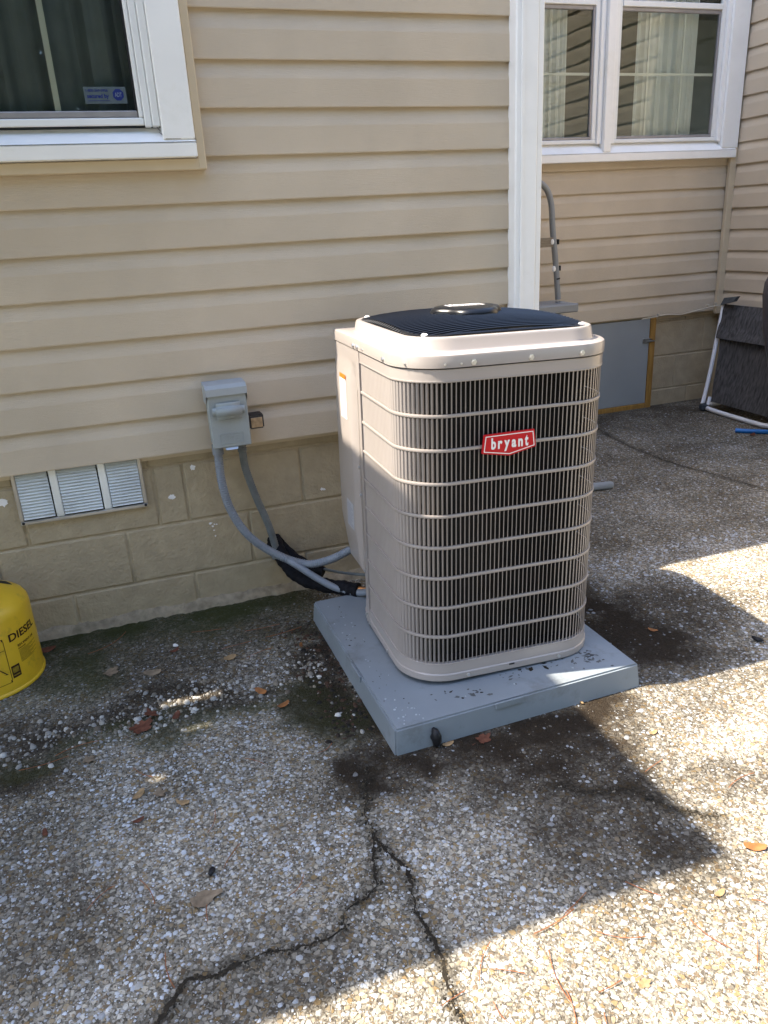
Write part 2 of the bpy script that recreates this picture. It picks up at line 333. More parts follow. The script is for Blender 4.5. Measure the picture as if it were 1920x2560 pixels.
def ground_material():
    m = bpy.data.materials.new('exposed_aggregate'); m.use_nodes = True; n = m.node_tree.nodes; l = m.node_tree.links; p = n['Principled BSDF']
    tc = n.new('ShaderNodeTexCoord'); at = n.new('ShaderNodeAttribute'); at.attribute_name = 'dark_mark'
    sp = n.new('ShaderNodeSeparateColor'); l.new(at.outputs['Color'], sp.inputs[0])
    def vor(s, feat='F1'):
        v = n.new('ShaderNodeTexVoronoi'); v.inputs['Scale'].default_value = s; v.feature = feat; l.new(tc.outputs['Object'], v.inputs['Vector']); return v
    v1 = vor(95); v2 = vor(210); e1 = vor(95, 'DISTANCE_TO_EDGE')
    def ramp(src, stops, const=False):
        r = n.new('ShaderNodeValToRGB'); r.color_ramp.interpolation = 'CONSTANT' if const else 'LINEAR'
        while len(r.color_ramp.elements) < len(stops): r.color_ramp.elements.new(0.5)
        for e, (q, c) in zip(r.color_ramp.elements, stops): e.position = q; e.color = c + (1,) if len(c) == 3 else c
        l.new(src, r.inputs[0]); return r.outputs[0]
    sc1 = n.new('ShaderNodeSeparateColor'); l.new(v1.outputs['Color'], sc1.inputs[0])
    sc2 = n.new('ShaderNodeSeparateColor'); l.new(v2.outputs['Color'], sc2.inputs[0])
    big = ramp(sc1.outputs[0], [(0, (0.34, 0.25, 0.14)), (0.22, (0.62, 0.58, 0.50)), (0.40, (0.40, 0.33, 0.23)), (0.55, (0.22, 0.17, 0.12)), (0.68, (0.47, 0.42, 0.34)), (0.85, (0.66, 0.64, 0.60))], True)
    small = ramp(sc2.outputs[0], [(0, (0.21, 0.193, 0.165)), (0.3, (0.33, 0.31, 0.27)), (0.6, (0.14, 0.125, 0.104)), (0.8, (0.45, 0.435, 0.40))], True)
    def mix(f, a, b):
        x = n.new('ShaderNodeMix'); x.data_type = 'RGBA'
        if isinstance(f, float): x.inputs[0].default_value = f
        else: l.new(f, x.inputs[0])
        for s, q in ((6, a), (7, b)):
            if isinstance(q, tuple): x.inputs[s].default_value = q + (1,)
            else: l.new(q, x.inputs[s])
        return x.outputs[2]
    isbig = ramp(e1.outputs['Distance'], [(0.05, (0, 0, 0)), (0.13, (1, 1, 1))])
    pick = ramp(sc1.outputs[1], [(0.0, (0, 0, 0)), (0.45, (1, 1, 1))], True)
    mu = n.new('ShaderNodeMath'); mu.operation = 'MULTIPLY'; l.new(isbig, mu.inputs[0]); l.new(pick, mu.inputs[1])
    c = mix(mu.outputs[0], small, big)
    big_n = n.new('ShaderNodeTexNoise'); big_n.inputs['Scale'].default_value = 2.6; big_n.inputs['Detail'].default_value = 8; l.new(tc.outputs['Object'], big_n.inputs[0])
    tint = ramp(big_n.outputs[0], [(0.35, (0.50, 0.48, 0.44)), (0.65, (0.90, 0.885, 0.85))])
    ml = n.new('ShaderNodeMix'); ml.data_type = 'RGBA'; ml.blend_type = 'MULTIPLY'; ml.inputs[0].default_value = 1.0; l.new(c, ml.inputs[6]); l.new(tint, ml.inputs[7]); c = ml.outputs[2]
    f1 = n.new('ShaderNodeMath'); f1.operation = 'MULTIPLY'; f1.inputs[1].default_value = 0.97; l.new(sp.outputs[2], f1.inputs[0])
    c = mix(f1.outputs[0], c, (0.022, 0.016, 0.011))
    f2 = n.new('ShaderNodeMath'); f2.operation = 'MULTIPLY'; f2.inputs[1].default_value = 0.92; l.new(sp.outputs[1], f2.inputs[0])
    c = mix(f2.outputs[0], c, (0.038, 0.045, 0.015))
    c = mix(sp.outputs[0], c, (0.016, 0.014, 0.010))
    l.new(c, p.inputs['Base Color']); p.inputs['Roughness'].default_value = 0.85; p.inputs['Specular IOR Level'].default_value = 0.08
    b = n.new('ShaderNodeBump'); b.inputs['Strength'].default_value = 0.7; b.inputs['Distance'].default_value = 0.003; l.new(isbig, b.inputs['Height'])
    b2 = n.new('ShaderNodeBump'); b2.inputs['Strength'].default_value = 0.5; b2.inputs['Distance'].default_value = 0.002; l.new(v2.outputs['Distance'], b2.inputs['Height']); l.new(b.outputs[0], b2.inputs['Normal'])
    l.new(b2.outputs[0], p.inputs['Normal']); return m
gm = ground_material()
me = np_mesh('patio', V, F, gm, {'dark_mark': np.stack([np.clip(0.7 * halo, 0, 1), moss, st], 1)}, True)
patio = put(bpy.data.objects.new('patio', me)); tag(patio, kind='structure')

# cracks: jagged soil-filled ribbons let into the slab
CRW = [0.0056, 0.0058, 0.0034, 0.004]
for ci_, (pl, w) in enumerate(zip(CR, CRW)):
    P = catmull([(a, b, 0) for a, b in pl], 0.0035); vs = []; fs = []; r_ = random.Random(ci_)
    for i, p in enumerate(P):
        t_ = (P[min(i + 1, len(P) - 1)] - P[max(i - 1, 0)]); t_.normalize(); nn_ = Vector((-t_.y, t_.x, 0))
        jj = (vnoise(np.array([p.x]), np.array([p.y]), 70, 81)[0] - .5) * .010 + (vnoise(np.array([p.x]), np.array([p.y]), 22, 82)[0] - .5) * .016
        ww = w * (0.05 + 1.35 * vnoise(np.array([p.x]), np.array([p.y]), 26, 83)[0]) * min(1, i / 12 + .1, (len(P) - 1 - i) / 12 + .1)
        c0 = p + nn_ * jj; zq = hgt(np.array([p.x]), np.array([p.y]), 0)[0] + .0011
        for sgn in (-1, 1):
            e = c0 + nn_ * sgn * ww * r_.uniform(.35, 1.0); vs.append((e.x, e.y, zq))
    for i in range(len(P) - 1): fs.append((2 * i, 2 * i + 2, 2 * i + 3, 2 * i + 1) if True else ())
    me_c = bpy.data.meshes.new('crack'); me_c.from_pydata(vs, [], [f[::-1] for f in fs]); me_c.update(); me_c.materials.append(M['mud']); put(bpy.data.objects.new('crack', me_c), patio)

# pebbles set in the concrete: real stones, one mass
def pebble_mesh(name, px, py, r, col, zoff, flat, m):
    n = len(px); k = 6; a = np.arange(k) * 2 * np.pi / k
    ang = a[None] + rng.uniform(0, 6.28, n)[:, None]
    rr = r[:, None] * rng.uniform(0.72, 1.2, (n, k)); el = rng.uniform(0.6, 1.0, n)[:, None]; th = rng.uniform(0, 3.14, n)[:, None]
    cx = np.cos(ang) * rr; cy = np.sin(ang) * rr * el
    dx = cx * np.cos(th) - cy * np.sin(th); dy = cx * np.sin(th) + cy * np.cos(th)
    tz = (zoff + flat * r)
    ring0 = np.stack([px[:, None] + dx, py[:, None] + dy, np.broadcast_to((zoff - 0.0025)[:, None], dx.shape)], 2)
    tilt = rng.normal(0, 0.14, (n, 2))
    tx = dx * 0.66; ty = dy * 0.66
    ring1 = np.stack([px[:, None] + tx, py[:, None] + ty, tz[:, None] * 1 + tx * tilt[:, :1] + ty * tilt[:, 1:] - 0.0004], 2)
    top = np.stack([px, py, tz + 0.12 * flat * r], 1)[:, None]
    VV = np.concatenate([ring0, ring1, top], 1).reshape(-1, 3); b = (np.arange(n) * 13)[:, None]
    j = np.arange(k); j2 = (j + 1) % k
    q = np.concatenate([np.stack([b + j, b + j2, b + k + j2], 2), np.stack([b + j, b + k + j2, b + k + j], 2), np.stack([b + k + j, b + k + j2, np.broadcast_to(b + 12, (n, k))], 2)], 1).reshape(-1, 3)
    return np_mesh(name, VV, q, m, {'Col': np.repeat(col, 13, 0)})
pm = bpy.data.materials.new('pebble_stone'); pm.use_nodes = True
_n = pm.node_tree.nodes; _p = _n['Principled BSDF']; _a = _n.new('ShaderNodeAttribute'); _a.attribute_name = 'Col'
_z = _n.new('ShaderNodeTexNoise'); _z.inputs['Scale'].default_value = 260; _tc = _tc if isinstance(_tc, dict) else {}
_t = _n.new('ShaderNodeTexCoord'); pm.node_tree.links.new(_t.outputs['Object'], _z.inputs[0])
_r = _n.new('ShaderNodeValToRGB'); _r.color_ramp.elements[0].color = (0.7, 0.68, 0.64, 1); _r.color_ramp.elements[1].color = (1.15, 1.15, 1.15, 1); pm.node_tree.links.new(_z.outputs[0], _r.inputs[0])
_m = _n.new('ShaderNodeMix'); _m.data_type = 'RGBA'; _m.blend_type = 'MULTIPLY'; _m.inputs[0].default_value = 1.0
pm.node_tree.links.new(_a.outputs['Color'], _m.inputs[6]); pm.node_tree.links.new(_r.outputs[0], _m.inputs[7]); pm.node_tree.links.new(_m.outputs[2], _p.inputs['Base Color']); _p.inputs['Roughness'].default_value = 0.6; _p.inputs['Specular IOR Level'].default_value = 0.15
PAL = np.array([(0.56, 0.60, 0.67), (0.48, 0.50, 0.53), (0.63, 0.66, 0.70), (0.39, 0.36, 0.31), (0.32, 0.255, 0.175), (0.21, 0.165, 0.12), (0.36, 0.355, 0.34), (0.28, 0.245, 0.195)])
PW = np.array([0.09, 0.08, 0.05, 0.22, 0.21, 0.11, 0.10, 0.14])
def scatter(n, x0, x1, y0, y1):
    return rng.uniform(x0, x1, n), rng.uniform(y0, y1, n)
PX = []; PY = []; PR = []
for n, x0, x1, y0, y1, rm, sg in ((42000, -0.55, 1.30, 0.55, 1.75, 0.0024, .25), (16000, -0.55, 1.30, 0.55, 1.75, 0.0043, .34), (9000, -0.55, 0.62, 1.75, 2.5, 0.0026, .25), (4500, -0.55, 0.62, 1.75, 2.5, 0.0042, .35),
                              (9000, 1.2, 2.3, 1.2, 2.3, 0.0031, .25), (6500, 1.2, 2.3, 1.2, 2.3, 0.0052, .33), (9000, 1.4, 3.8, 2.2, 4.1, 0.0050, .3)):
    a, b = scatter(n, x0, x1, y0, y1); PX.append(a); PY.append(b); PR.append(rm * np.exp(rng.normal(0, sg, n)))
PX = np.concatenate(PX); PY = np.concatenate(PY); PR = np.clip(np.concatenate(PR), 0.0016, 0.0115)
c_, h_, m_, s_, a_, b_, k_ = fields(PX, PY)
inpad = (PX > 0.49) & (PX < 1.23) & (PY > 1.53) & (PY < 2.3)
keep = (c_ < 0.05) & (rng.uniform(0, 1, len(PX)) > np.clip(0.95 * s_ + 0.8 * m_ + 0.7 * h_, 0, 0.97)) & ~inpad
PX, PY, PR, s_, m_, h_ = PX[keep], PY[keep], PR[keep], s_[keep], m_[keep], h_[keep]
ci = rng.choice(len(PAL), len(PX), p=PW); ci = np.where((PR > 0.0037) & (rng.uniform(0, 1, len(PX)) < 0.62), rng.integers(0, 3, len(PX)), ci)
pc = PAL[ci] * rng.uniform(0.62, 1.0, (len(PX), 1)) * (0.76 + 0.5 * np.clip(fbm(PX, PY, 2.6, 91), 0, 1))[:, None]
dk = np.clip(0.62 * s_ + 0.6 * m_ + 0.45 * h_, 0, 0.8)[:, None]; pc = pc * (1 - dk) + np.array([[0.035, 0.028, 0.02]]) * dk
z0 = hgt(PX, PY, np.zeros(len(PX)))
ob = put(bpy.data.objects.new('aggregate_pebbles', pebble_mesh('aggregate_pebbles', PX, PY, PR, pc, z0, 0.17, pm))); tag(ob, 'white and tan pebbles bedded in the patio concrete', 'pebbles', kind='stuff')
# loose gravel lying along the low line left of the pad
n = 950; t = rng.uniform(0, 1, n) ** 0.8; gx = -0.62 + t * 1.05; gy = 1.955 + 0.05 * t + rng.normal(0, 0.05, n) - 0.04 * np.exp(-((t - 0.45) / 0.2) ** 2)
gx = np.concatenate([gx, rng.normal(0.44, 0.04, 40)]); gy = np.concatenate([gy, rng.uniform(1.62, 2.05, 40)])
gr = np.clip(0.0045 * np.exp(rng.normal(0, 0.45, len(gx))), 0.0025, 0.013)
ok = gx < 0.475; gx, gy, gr = gx[ok], gy[ok], gr[ok]
gc = np.array([(0.60, 0.58, 0.55), (0.50, 0.49, 0.47), (0.36, 0.34, 0.31), (0.30, 0.26, 0.20), (0.16, 0.13, 0.10), (0.24, 0.22, 0.19)])[rng.integers(0, 6, len(gx))] * rng.uniform(0.5, 1.0, (len(gx), 1))
ob = put(bpy.data.objects.new('loose_gravel', pebble_mesh('loose_gravel', gx, gy, gr, gc, hgt(gx, gy, np.zeros(len(gx))) + 0.0005, 0.55, pm))); tag(ob, 'loose white gravel strewn beside the grey pad', 'gravel', kind='stuff')
kx = []; ky = []
for pl, m_n in zip(CR[:3], (420, 300, 110)):
    Pq = catmull([(a, b, 0) for a, b in pl], 0.004); ids = rng.integers(0, len(Pq), m_n)
    for i in ids:
        p = Pq[i]; jj = (vnoise(np.array([p.x]), np.array([p.y]), 70, 81)[0] - .5) * .010 + (vnoise(np.array([p.x]), np.array([p.y]), 22, 82)[0] - .5) * .016
        t_ = Pq[min(i + 1, len(Pq) - 1)] - Pq[max(i - 1, 0)]; t_.normalize(); off = jj + rng.normal(0, .006); kx.append(p.x - t_.y * off); ky.append(p.y + t_.x * off)
kx = np.array(kx); ky = np.array(ky); kc = np.array([(0.03, 0.024, 0.016), (0.05, 0.04, 0.025), (0.016, 0.014, 0.01), (0.22, 0.20, 0.17)])[rng.choice(4, len(kx), p=(.4, .25, .27, .08))]
ob = put(bpy.data.objects.new('crack_grit', pebble_mesh('crack_grit', kx, ky, np.clip(0.0026 * np.exp(rng.normal(0, .4, len(kx))), .001, .006), kc, hgt(kx, ky, 0) + .0006, 0.5, pm))); tag(ob, 'dark grit lodged along the cracks in the concrete', 'grit', kind='stuff')
# mulch and debris by the pad
n = 420; dxx = rng.normal(0.44, 0.045, n); dyy = rng.uniform(1.62, 2.3, n); ok = dxx < 0.48; dxx, dyy = dxx[ok], dyy[ok]
dc = np.array([(0.03, 0.021, 0.015), (0.055, 0.030, 0.019), (0.014, 0.012, 0.010)])[rng.integers(0, 3, len(dxx))]
ob = put(bpy.data.objects.new('soil_crumbs', pebble_mesh('soil_crumbs', dxx, dyy, np.clip(0.006 * np.exp(rng.normal(0, .4, len(dxx))), .002, .012), dc, hgt(dxx, dyy, np.zeros(len(dxx))), 0.3, pm))); tag(ob, 'dark soil crumbs and mulch beside the pad edge', 'soil', kind='stuff')

# ================================================================== HOUSE
SY = 2.52     # siding face plane of the front wall
RY = 4.235    # siding face plane of the recessed wall
RX = 3.835    # right hand wall
CO = 0.127
house = empty('house', (0.4, 2.6, 0), 'beige vinyl sided house on a painted block foundation with white windows', 'house')
front = raw('front_wall', [(-3.2, SY + .03, .57), (1.40, SY + .03, .57), (1.40, SY + .03, 1.50), (-3.2, SY + .03, 1.50),
                           (0.25, SY + .03, 1.50), (1.40, SY + .03, 2.30), (0.25, SY + .03, 2.30)], [(0, 1, 2, 4, 3), (4, 2, 5, 6)], 'tan_trim', house)
recess = raw('recessed_wall', [(1.40, RY + .03, .58), (RX + .03, RY + .03, .58), (RX + .03, RY + .03, 1.56), (1.40, RY + .03, 1.56)], [(0, 1, 2, 3)], 'tan_trim', house)
side = raw('side_wall', [(RX + .03, RY + .1, .58), (RX + .03, 0.8, .58), (RX + .03, 0.8, 3.2), (RX + .03, RY + .1, 3.2)], [(0, 1, 2, 3)], 'tan_trim', house)  # unseen near end extended to bounce sun into the recess
def plank(parent, base, along, outw, length, z, seed):
    # Dutch lap course: flat face below, cove above
    prof = [(0.0, 0.012), (0.0118, 0.001), (0.0135, 0.000), (0.0145, 0.003), (0.0128, 0.078), (0.0115, 0.084), (0.0060, 0.103), (0.0042, 0.112), (0.0, 0.1385)]
    base = Vector(base); along = Vector(along); outw = Vector(outw); n = max(2, int(length / 0.12)); vs = []; fs = []; rr = random.Random(seed)
    ph = rr.uniform(0, 6); k = len(prof)
    for i in range(n + 1):
        s = length * i / n; w = 0.0009 * math.sin(s * 4.1 + ph) + 0.0006 * math.sin(s * 9.7 + ph * 2); zz = 0.0010 * math.sin(s * 2.3 + ph * 1.7)
        for a, b in prof: vs.append(base + along * s + outw * (a + w - 0.0145) + Vector((0, 0, z + b + (zz if 0 < b < 0.11 else zz))))
    for i in range(n):
        for j in range(k - 1):
            a = i * k + j; fs.append((a, a + k, a + k + 1, a + 1))
        a = i * k; fs.append((a, a + k - 1, a + 2 * k - 1, a + k))
    fs.append(tuple(range(k - 1, -1, -1))); fs.append(tuple(range(n * k, n * k + k)))
    o = raw('siding_plank', vs, fs, 'siding', parent)
    bv = o.data.attributes
    return o
for i in range(14):
    z = 0.588 + CO * i
    if z > 2.2: break
    x0 = -3.0 if z < 1.42 else 0.318
    plank(front, (x0, SY, 0), (1, 0, 0), (0, -1, 0), 1.346 - x0, z, i)
for i in range(8):
    z = 0.605 + CO * i
    if z > 1.5: break
    plank(recess, (1.47, RY, 0), (1, 0, 0), (0, -1, 0), RX - .028 - 1.47, z, 40 + i)
for i in range(20):
    z = 0.605 + CO * i
    plank(side, (RX, RY - .018, 0), (0, -1, 0), (-1, 0, 0), 3.4, z, 80 + i)
# corner post of the front wall, white with two steps, side wall behind it
cp = box('corner_post', (1.343, SY - .045, .56), (1.425, SY + .01, 2.32), 'white', house, .004)
box('post_edge', (1.425, SY - .038, .56), (1.449, SY + .06, 2.32), 'white', cp, .004)
box('post_bead', (1.361, SY - .0495, .56), (1.372, SY - .046, 2.32), 'white', cp, .001)
box('return_wall', (1.40, SY + .012, .55), (1.424, RY + .03, 2.60), 'tan_trim', house, 0)
box('corner_trim', (RX - .042, RY - .032, .585), (RX + .004, RY - .004, 1.60), 'tan_trim', house, .003)
# foundation, front: every block a piece
fnd = box('foundation_wall', (-3.2, 2.5650, -.05), (1.42, 2.75, .62), 'mortar', house, 0)
def block(parent, lo, hi, axis='y', seed=0):
    # front face bulged and chipped a little: painted concrete block
    r = random.Random(seed); nx_, nz_ = 10, 5; vs = []; fs = []
    for j in range(nz_ + 1):
        for i in range(nx_ + 1):
            u, v = i / nx_, j / nz_; e = min(i, nx_ - i, j, nz_ - j)
            d = (0.0055 if e == 0 else 0.0) + r.uniform(-.0003, .0003); du = r.uniform(-.0020, .0020) * (e == 0); dv = r.uniform(-.0020, .0020) * (e == 0)
            x = lo[0] + (hi[0] - lo[0]) * u; z = lo[2] + (hi[2] - lo[2]) * v
            if e == 1:   # tuck close to the rim for a tight worn edge
                if i == 1: x = lo[0] + .006
                if i == nx_ - 1: x = hi[0] - .006
                if j == 1: z = lo[2] + .006
                if j == nz_ - 1: z = hi[2] - .006
            vs.append((x + du, lo[1] + d, z + dv))
    for j in range(nz_):
        for i in range(nx_): a = j * (nx_ + 1) + i; fs.append((a, a + 1, a + nx_ + 2, a + nx_ + 1))
    b0 = len(vs); vs += [(lo[0], hi[1], lo[2]), (hi[0], hi[1], lo[2]), (hi[0], hi[1], hi[2]), (lo[0], hi[1], hi[2])]
    W = nx_ + 1
    fs += [tuple([b0 + 1, b0] + [])[:0] or (b0 + 1, b0, b0 + 3, b0 + 2)]
    fs.append(tuple(list(range(W - 1, -1, -1)) + [b0, b0 + 1])); fs.append(tuple(list(range(nz_ * W, nz_ * W + W)) + [b0 + 2, b0 + 3]))
    fs.append(tuple([j * W for j in range(nz_ + 1)] + [b0 + 3, b0])); fs.append(tuple([j * W + nx_ for j in range(nz_, -1, -1)] + [b0 + 1, b0 + 2]))
    o = raw('concrete_block', vs, fs, 'block', parent, True); o.data.set_sharp_from_angle(angle=math.radians(14)); return o
g = 0.0022
rows = [(-0.04, 0.137, [-1.099, -0.693, -0.287, 0.12, 0.526, 0.932, 1.338]), (0.137, 0.333, [-1.30, -0.893, -0.487, -0.083, 0.336, 0.742, 1.148, 1.40]),
        (0.333, 0.540, [-1.196, -0.790, -0.384, 0.033, 0.133, 0.539, 0.945, 1.351]), (0.540, 0.615, [-1.2, -0.79, -0.39, 0.02, 0.336, 0.742, 1.148, 1.40])]
k = 0
for z0_, z1_, vx in rows:
    for a, b in zip(vx[:-1], vx[1:]):
        block(fnd, (a + g, 2.560, z0_ + g), (b - g, 2.60, z1_ - g), seed=k); k += 1
# crumbly painted footing at the foot of the wall
vs = []; fs = []; N_ = 260
for i in range(N_ + 1):
    x = -1.2 + 2.55 * i / N_; w = 0.006 + 0.012 * vnoise(np.array([x]), np.array([0.]), 30, 3)[0] + 0.008 * vnoise(np.array([x]), np.array([0.]), 90, 4)[0]; hh = 0.012 + 0.018 * vnoise(np.array([x]), np.array([0.]), 18, 5)[0] + .012 * vnoise(np.array([x]), np.array([0.]), 80, 6)[0]
    vs += [(x, 2.575, hh + .01), (x, 2.562 - w * .4, hh), (x, 2.556 - w, hh * .5), (x, 2.552 - w * 1.5, -.01)]
for i in range(N_):
    for j in range(3): a = i * 4 + j; fs.append((a, a + 1, a + 5, a + 4))
raw('footing_crust', vs, fs, 'crust', fnd, True)
for (x, z, s) in ((-0.435, 0.497, .020), (0.085, 0.43, .012), (0.165, 0.522, .011), (0.200, 0.312, .006), (0.206, 0.300, .005), (0.212, 0.306, .003), (0.208, 0.284, .003), (0.210, 0.262, .0035), (0.22, 0.305, .003), (0.61, 0.372, .007), (0.618, 0.369, .005)):
    pl = [(s * (.5 + .8 * random.random()) * math.cos(a), s * (.4 + .6 * random.random()) * math.sin(a)) for a in [i * math.pi / 8 for i in range(16)]]
    extrude_poly('paint_chip', pl, (x, 2.5605, z), (1, 0, 0), (0, 0, 1), (0, -1, 0), .0012, 'print_white', fnd)
# recessed foundation, crawl space door
fr = box('recessed_foundation', (1.42, RY + .0385, -.05), (RX + .1, RY + .2, .63), 'mortar', house, 0)
for z0_, z1_, vx in ((-.03, .108, (3.352, 3.66, 4.0)), (.108, .333, (3.352, 3.545, 3.9)), (.333, .556, (3.352, 3.76, 4.1)), (.556, .64, (3.352, 3.6, 4.0)), (.108, .333, (1.45, 1.9, 2.3)), (.333, .556, (1.45, 1.7, 2.1, 2.3)), (-.03, .108, (1.45, 1.7, 2.1, 2.3))):
    for a, b in zip(vx[:-1], vx[1:]): block(fr, (a + g, RY + .035, z0_ + g), (min(b, RX + .05) - g, RY + .07, z1_ - g), seed=k); k += 1
fs_ = box('side_foundation', (RX + .034, 0.8, -.05), (RX + .2, RY + .1, .63), 'mortar', house, 0)
for z0_, z1_, vy in ((-.03, .108, (2.6, 3.0, 3.4, 3.8, 4.2)), (.108, .333, (2.8, 3.2, 3.6, 4.0, 4.26)), (.333, .556, (2.6, 3.0, 3.4, 3.8, 4.2)), (.556, .64, (2.8, 3.2, 3.6, 4.0, 4.26))):
    for a, b in zip(vy[:-1], vy[1:]): box('concrete_block', (RX + .03, a + g, z0_ + g), (RX + .07, b - g, z1_ - g), 'block', fs_, .004)
cd = box('crawl_space_door', (2.42, RY + .012, .032), (3.306, RY + .036, .592), 'door', house, .002)
box('door_frame_board', (3.308, RY + .004, -.01), (3.350, RY + .048, .600), 'wood', cd, .003)
box('door_frame_board', (2.40, RY + .006, -.012), (3.3075, RY + .046, .030), 'wood', cd, .003)
la = box('latch', (3.255, RY + .004, .438), (3.325, RY + .0115, .466), 'steel', cd, .002)
box('hasp', (3.285, RY - .006, .444), (3.338, RY + .0035, .452), 'steel', cd, .001)
# roofs shaped and a set-back storey added, unseen, to pass and block sun
raw('roof', [(-3.3, SY - .01, 2.30), (1.47, SY - .01, 2.30), (1.47, 4.3, 4.44), (-3.3, 4.3, 4.44), (-3.3, SY - .01, 2.36), (1.47, SY - .01, 2.36), (1.47, 4.3, 4.52), (-3.3, 4.3, 4.52)], [(3, 2, 1, 0), (4, 5, 6, 7), (0, 1, 5, 4), (1, 2, 6, 5), (2, 3, 7, 6), (3, 0, 4, 7)], 'roof', house)
box('shading_storey', (-3.3, 4.25, 2.4), (1.45, 8.5, 7.4), 'tan_trim', house, 0)
box('rear_wall', (-3.3, 8.4, -.05), (6.0, 8.6, 3.3), 'tan_trim', house, 0)
box('west_wall', (-3.35, SY + .04, -.05), (-3.2, 8.5, 2.9), 'tan_trim', house, 0)
box('wing_roof', (1.47, RY - .03, 2.62), (6.0, 8.6, 2.8), 'roof', house, 0)
box('east_wing_roof', (RX - .02, 0.7, 3.2), (6.0, 8.5, 3.35), 'roof', house, 0)
box('room_partition', (-3.2, 3.9, 0), (1.40, 3.95, 2.6), 'room', house, 0)
box('room_partition', (1.43, 5.6, 0), (6.0, 5.65, 2.6), 'room', house, 0)
box('room_floor', (-3.2, 2.80, .45), (6.0, 8.4, .5), 'room', house, 0) if False else None

# ---- left window (its right end is in frame)
wy = SY - .018
lw = box('window', (-1.2, wy - .030, 1.472), (0.306, wy + .030, 1.512), 'white', house, .003)
lw.name = 'window'
raw('sill', [(-1.2, wy - .031, 1.513), (.307, wy - .031, 1.513), (.307, wy + .004, 1.522), (.222, wy + .03, 1.556), (-1.2, wy + .03, 1.556), (-1.2, wy - .0, 1.535)], [(0, 1, 2, 3, 4, 5)], 'white', lw)
box('casing', (0.215, wy - .028, 1.520), (0.3045, wy + .02, 2.30), 'white', lw, .003)
box('frame_channel', (0.193, wy - .010, 1.556), (0.2145, wy + .03, 2.30), 'vinyl', lw, .003)
box('frame_channel', (0.172, wy - .002, 1.556), (0.1925, wy + .03, 2.30), 'vinyl', lw, .003)
box('sash', (-1.2, wy + .002, 1.560), (0.1715, wy + .03, 1.580), 'vinyl', lw, .003)
box('sash', (0.159, wy + .003, 1.5805), (0.1713, wy + .03, 2.30), 'vinyl', lw, .003)
box('gasket', (-1.2, wy + .0045, 1.5565), (0.172, wy + .012, 1.5595), 'gasket', lw, 0)
box('screen_frame', (-1.2, wy + .008, 1.5815), (0.157, wy + .03, 1.599), 'bead', lw, .003)
box('screen_frame', (0.153, wy + .010, 1.5995), (0.1572, wy + .03, 2.30), 'gasket', lw, 0)
raw('pane', [(-1.2, wy + .022, 1.59), (.156, wy + .022, 1.59), (.156, wy + .022, 2.3), (-1.2, wy + .022, 2.3)], [(0, 1, 2, 3)], 'glass', lw)
for xm in (-0.053, -0.46, -0.86): box('muntin', (xm - .008, wy + .026, 1.598), (xm + .008, wy + .032, 2.30), 'muntin', lw, .001)
box('trim_channel', (0.3065, SY - .028, 1.440), (0.331, SY + .01, 2.30), 'tan_trim', lw, .003)
box('trim_channel', (-1.25, SY - .027, 1.439), (0.3305, SY + .01, 1.4705), 'tan_trim', lw, .003)
crk = [(0.205, 1.556), (0.212, 1.545), (0.209, 1.54), (0.219, 1.53), (0.222, 1.5215), (0.30, 1.5225)]
vsx, fsx = tube_data([(a, wy - .030 + .001 * i if i > 3 else wy + .012 - .008 * i, b) for i, (a, b) in enumerate(crk)], .0014, 5)
raw('caulk_crack', vsx, fsx, 'bead', lw)
# security sticker inside the lower right of the pane
sy_ = wy + .0195
stk = box('sticker', (0.022, sy_, 1.618), (0.134, sy_ + .001, 1.660), 'sticker', lw, 0)
def flat(x0, x1, z0, z1, y): return lambda u, v, w: (x0 + (x1 - x0) * u, y - w, z0 + (z1 - z0) * v)
text('sticker_text', '1-800-369-0956', 'navy', flat(.0275, .086, 1.6475, 1.6540, sy_ - .0004), .0004, stk, .015)
text('sticker_text', 'secured by', 'navy', flat(.029, .087, 1.6285, 1.6425, sy_ - .0004), .0004, stk, .03)
box('sticker_rule', (.029, sy_ - .0009, 1.6245), (.088, sy_ - .0003, 1.6258), 'navy', stk, 0)
octa = [(.0155 * math.cos(a), .0155 * math.sin(a)) for a in [math.pi / 8 + i * math.pi / 4 for i in range(8)]]
extrude_poly('octagon', octa, (.1125, sy_ - .0003, 1.640), (1, 0, 0), (0, 0, 1), (0, -1, 0), .0005, 'navy', stk)
text('sticker_text', 'ADT', 'stickerw', flat(.103, .122, 1.6345, 1.6455, sy_ - .0009), .0004, stk, .02)
def curtain(name, x0, x1, y, z0, z1, m, amp, per, label, seed):
    vs = []; fs = []; n = int((x1 - x0) / .008); r = random.Random(seed); ph = [r.uniform(0, 6) for _ in range(3)]
    for i in range(n + 1):
        x = x0 + (x1 - x0) * i / n; w = amp * (math.sin(x * 6.28 / per + ph[0]) + .5 * math.sin(x * 6.28 / per * 2.3 + ph[1]))
        vs += [(x, y + w, z0), (x, y + w * .8, z1)]
    for i in range(n): fs.append((2 * i, 2 * i + 2, 2 * i + 3, 2 * i + 1))
    return tag(raw(name, vs, fs, m, None, True), label, 'curtain')
curtain('curtain', -1.5, 0.16, 2.60, .9, 2.29, 'curtain', .022, .13, 'dark grey pleated curtain behind the window with the sticker', 1)
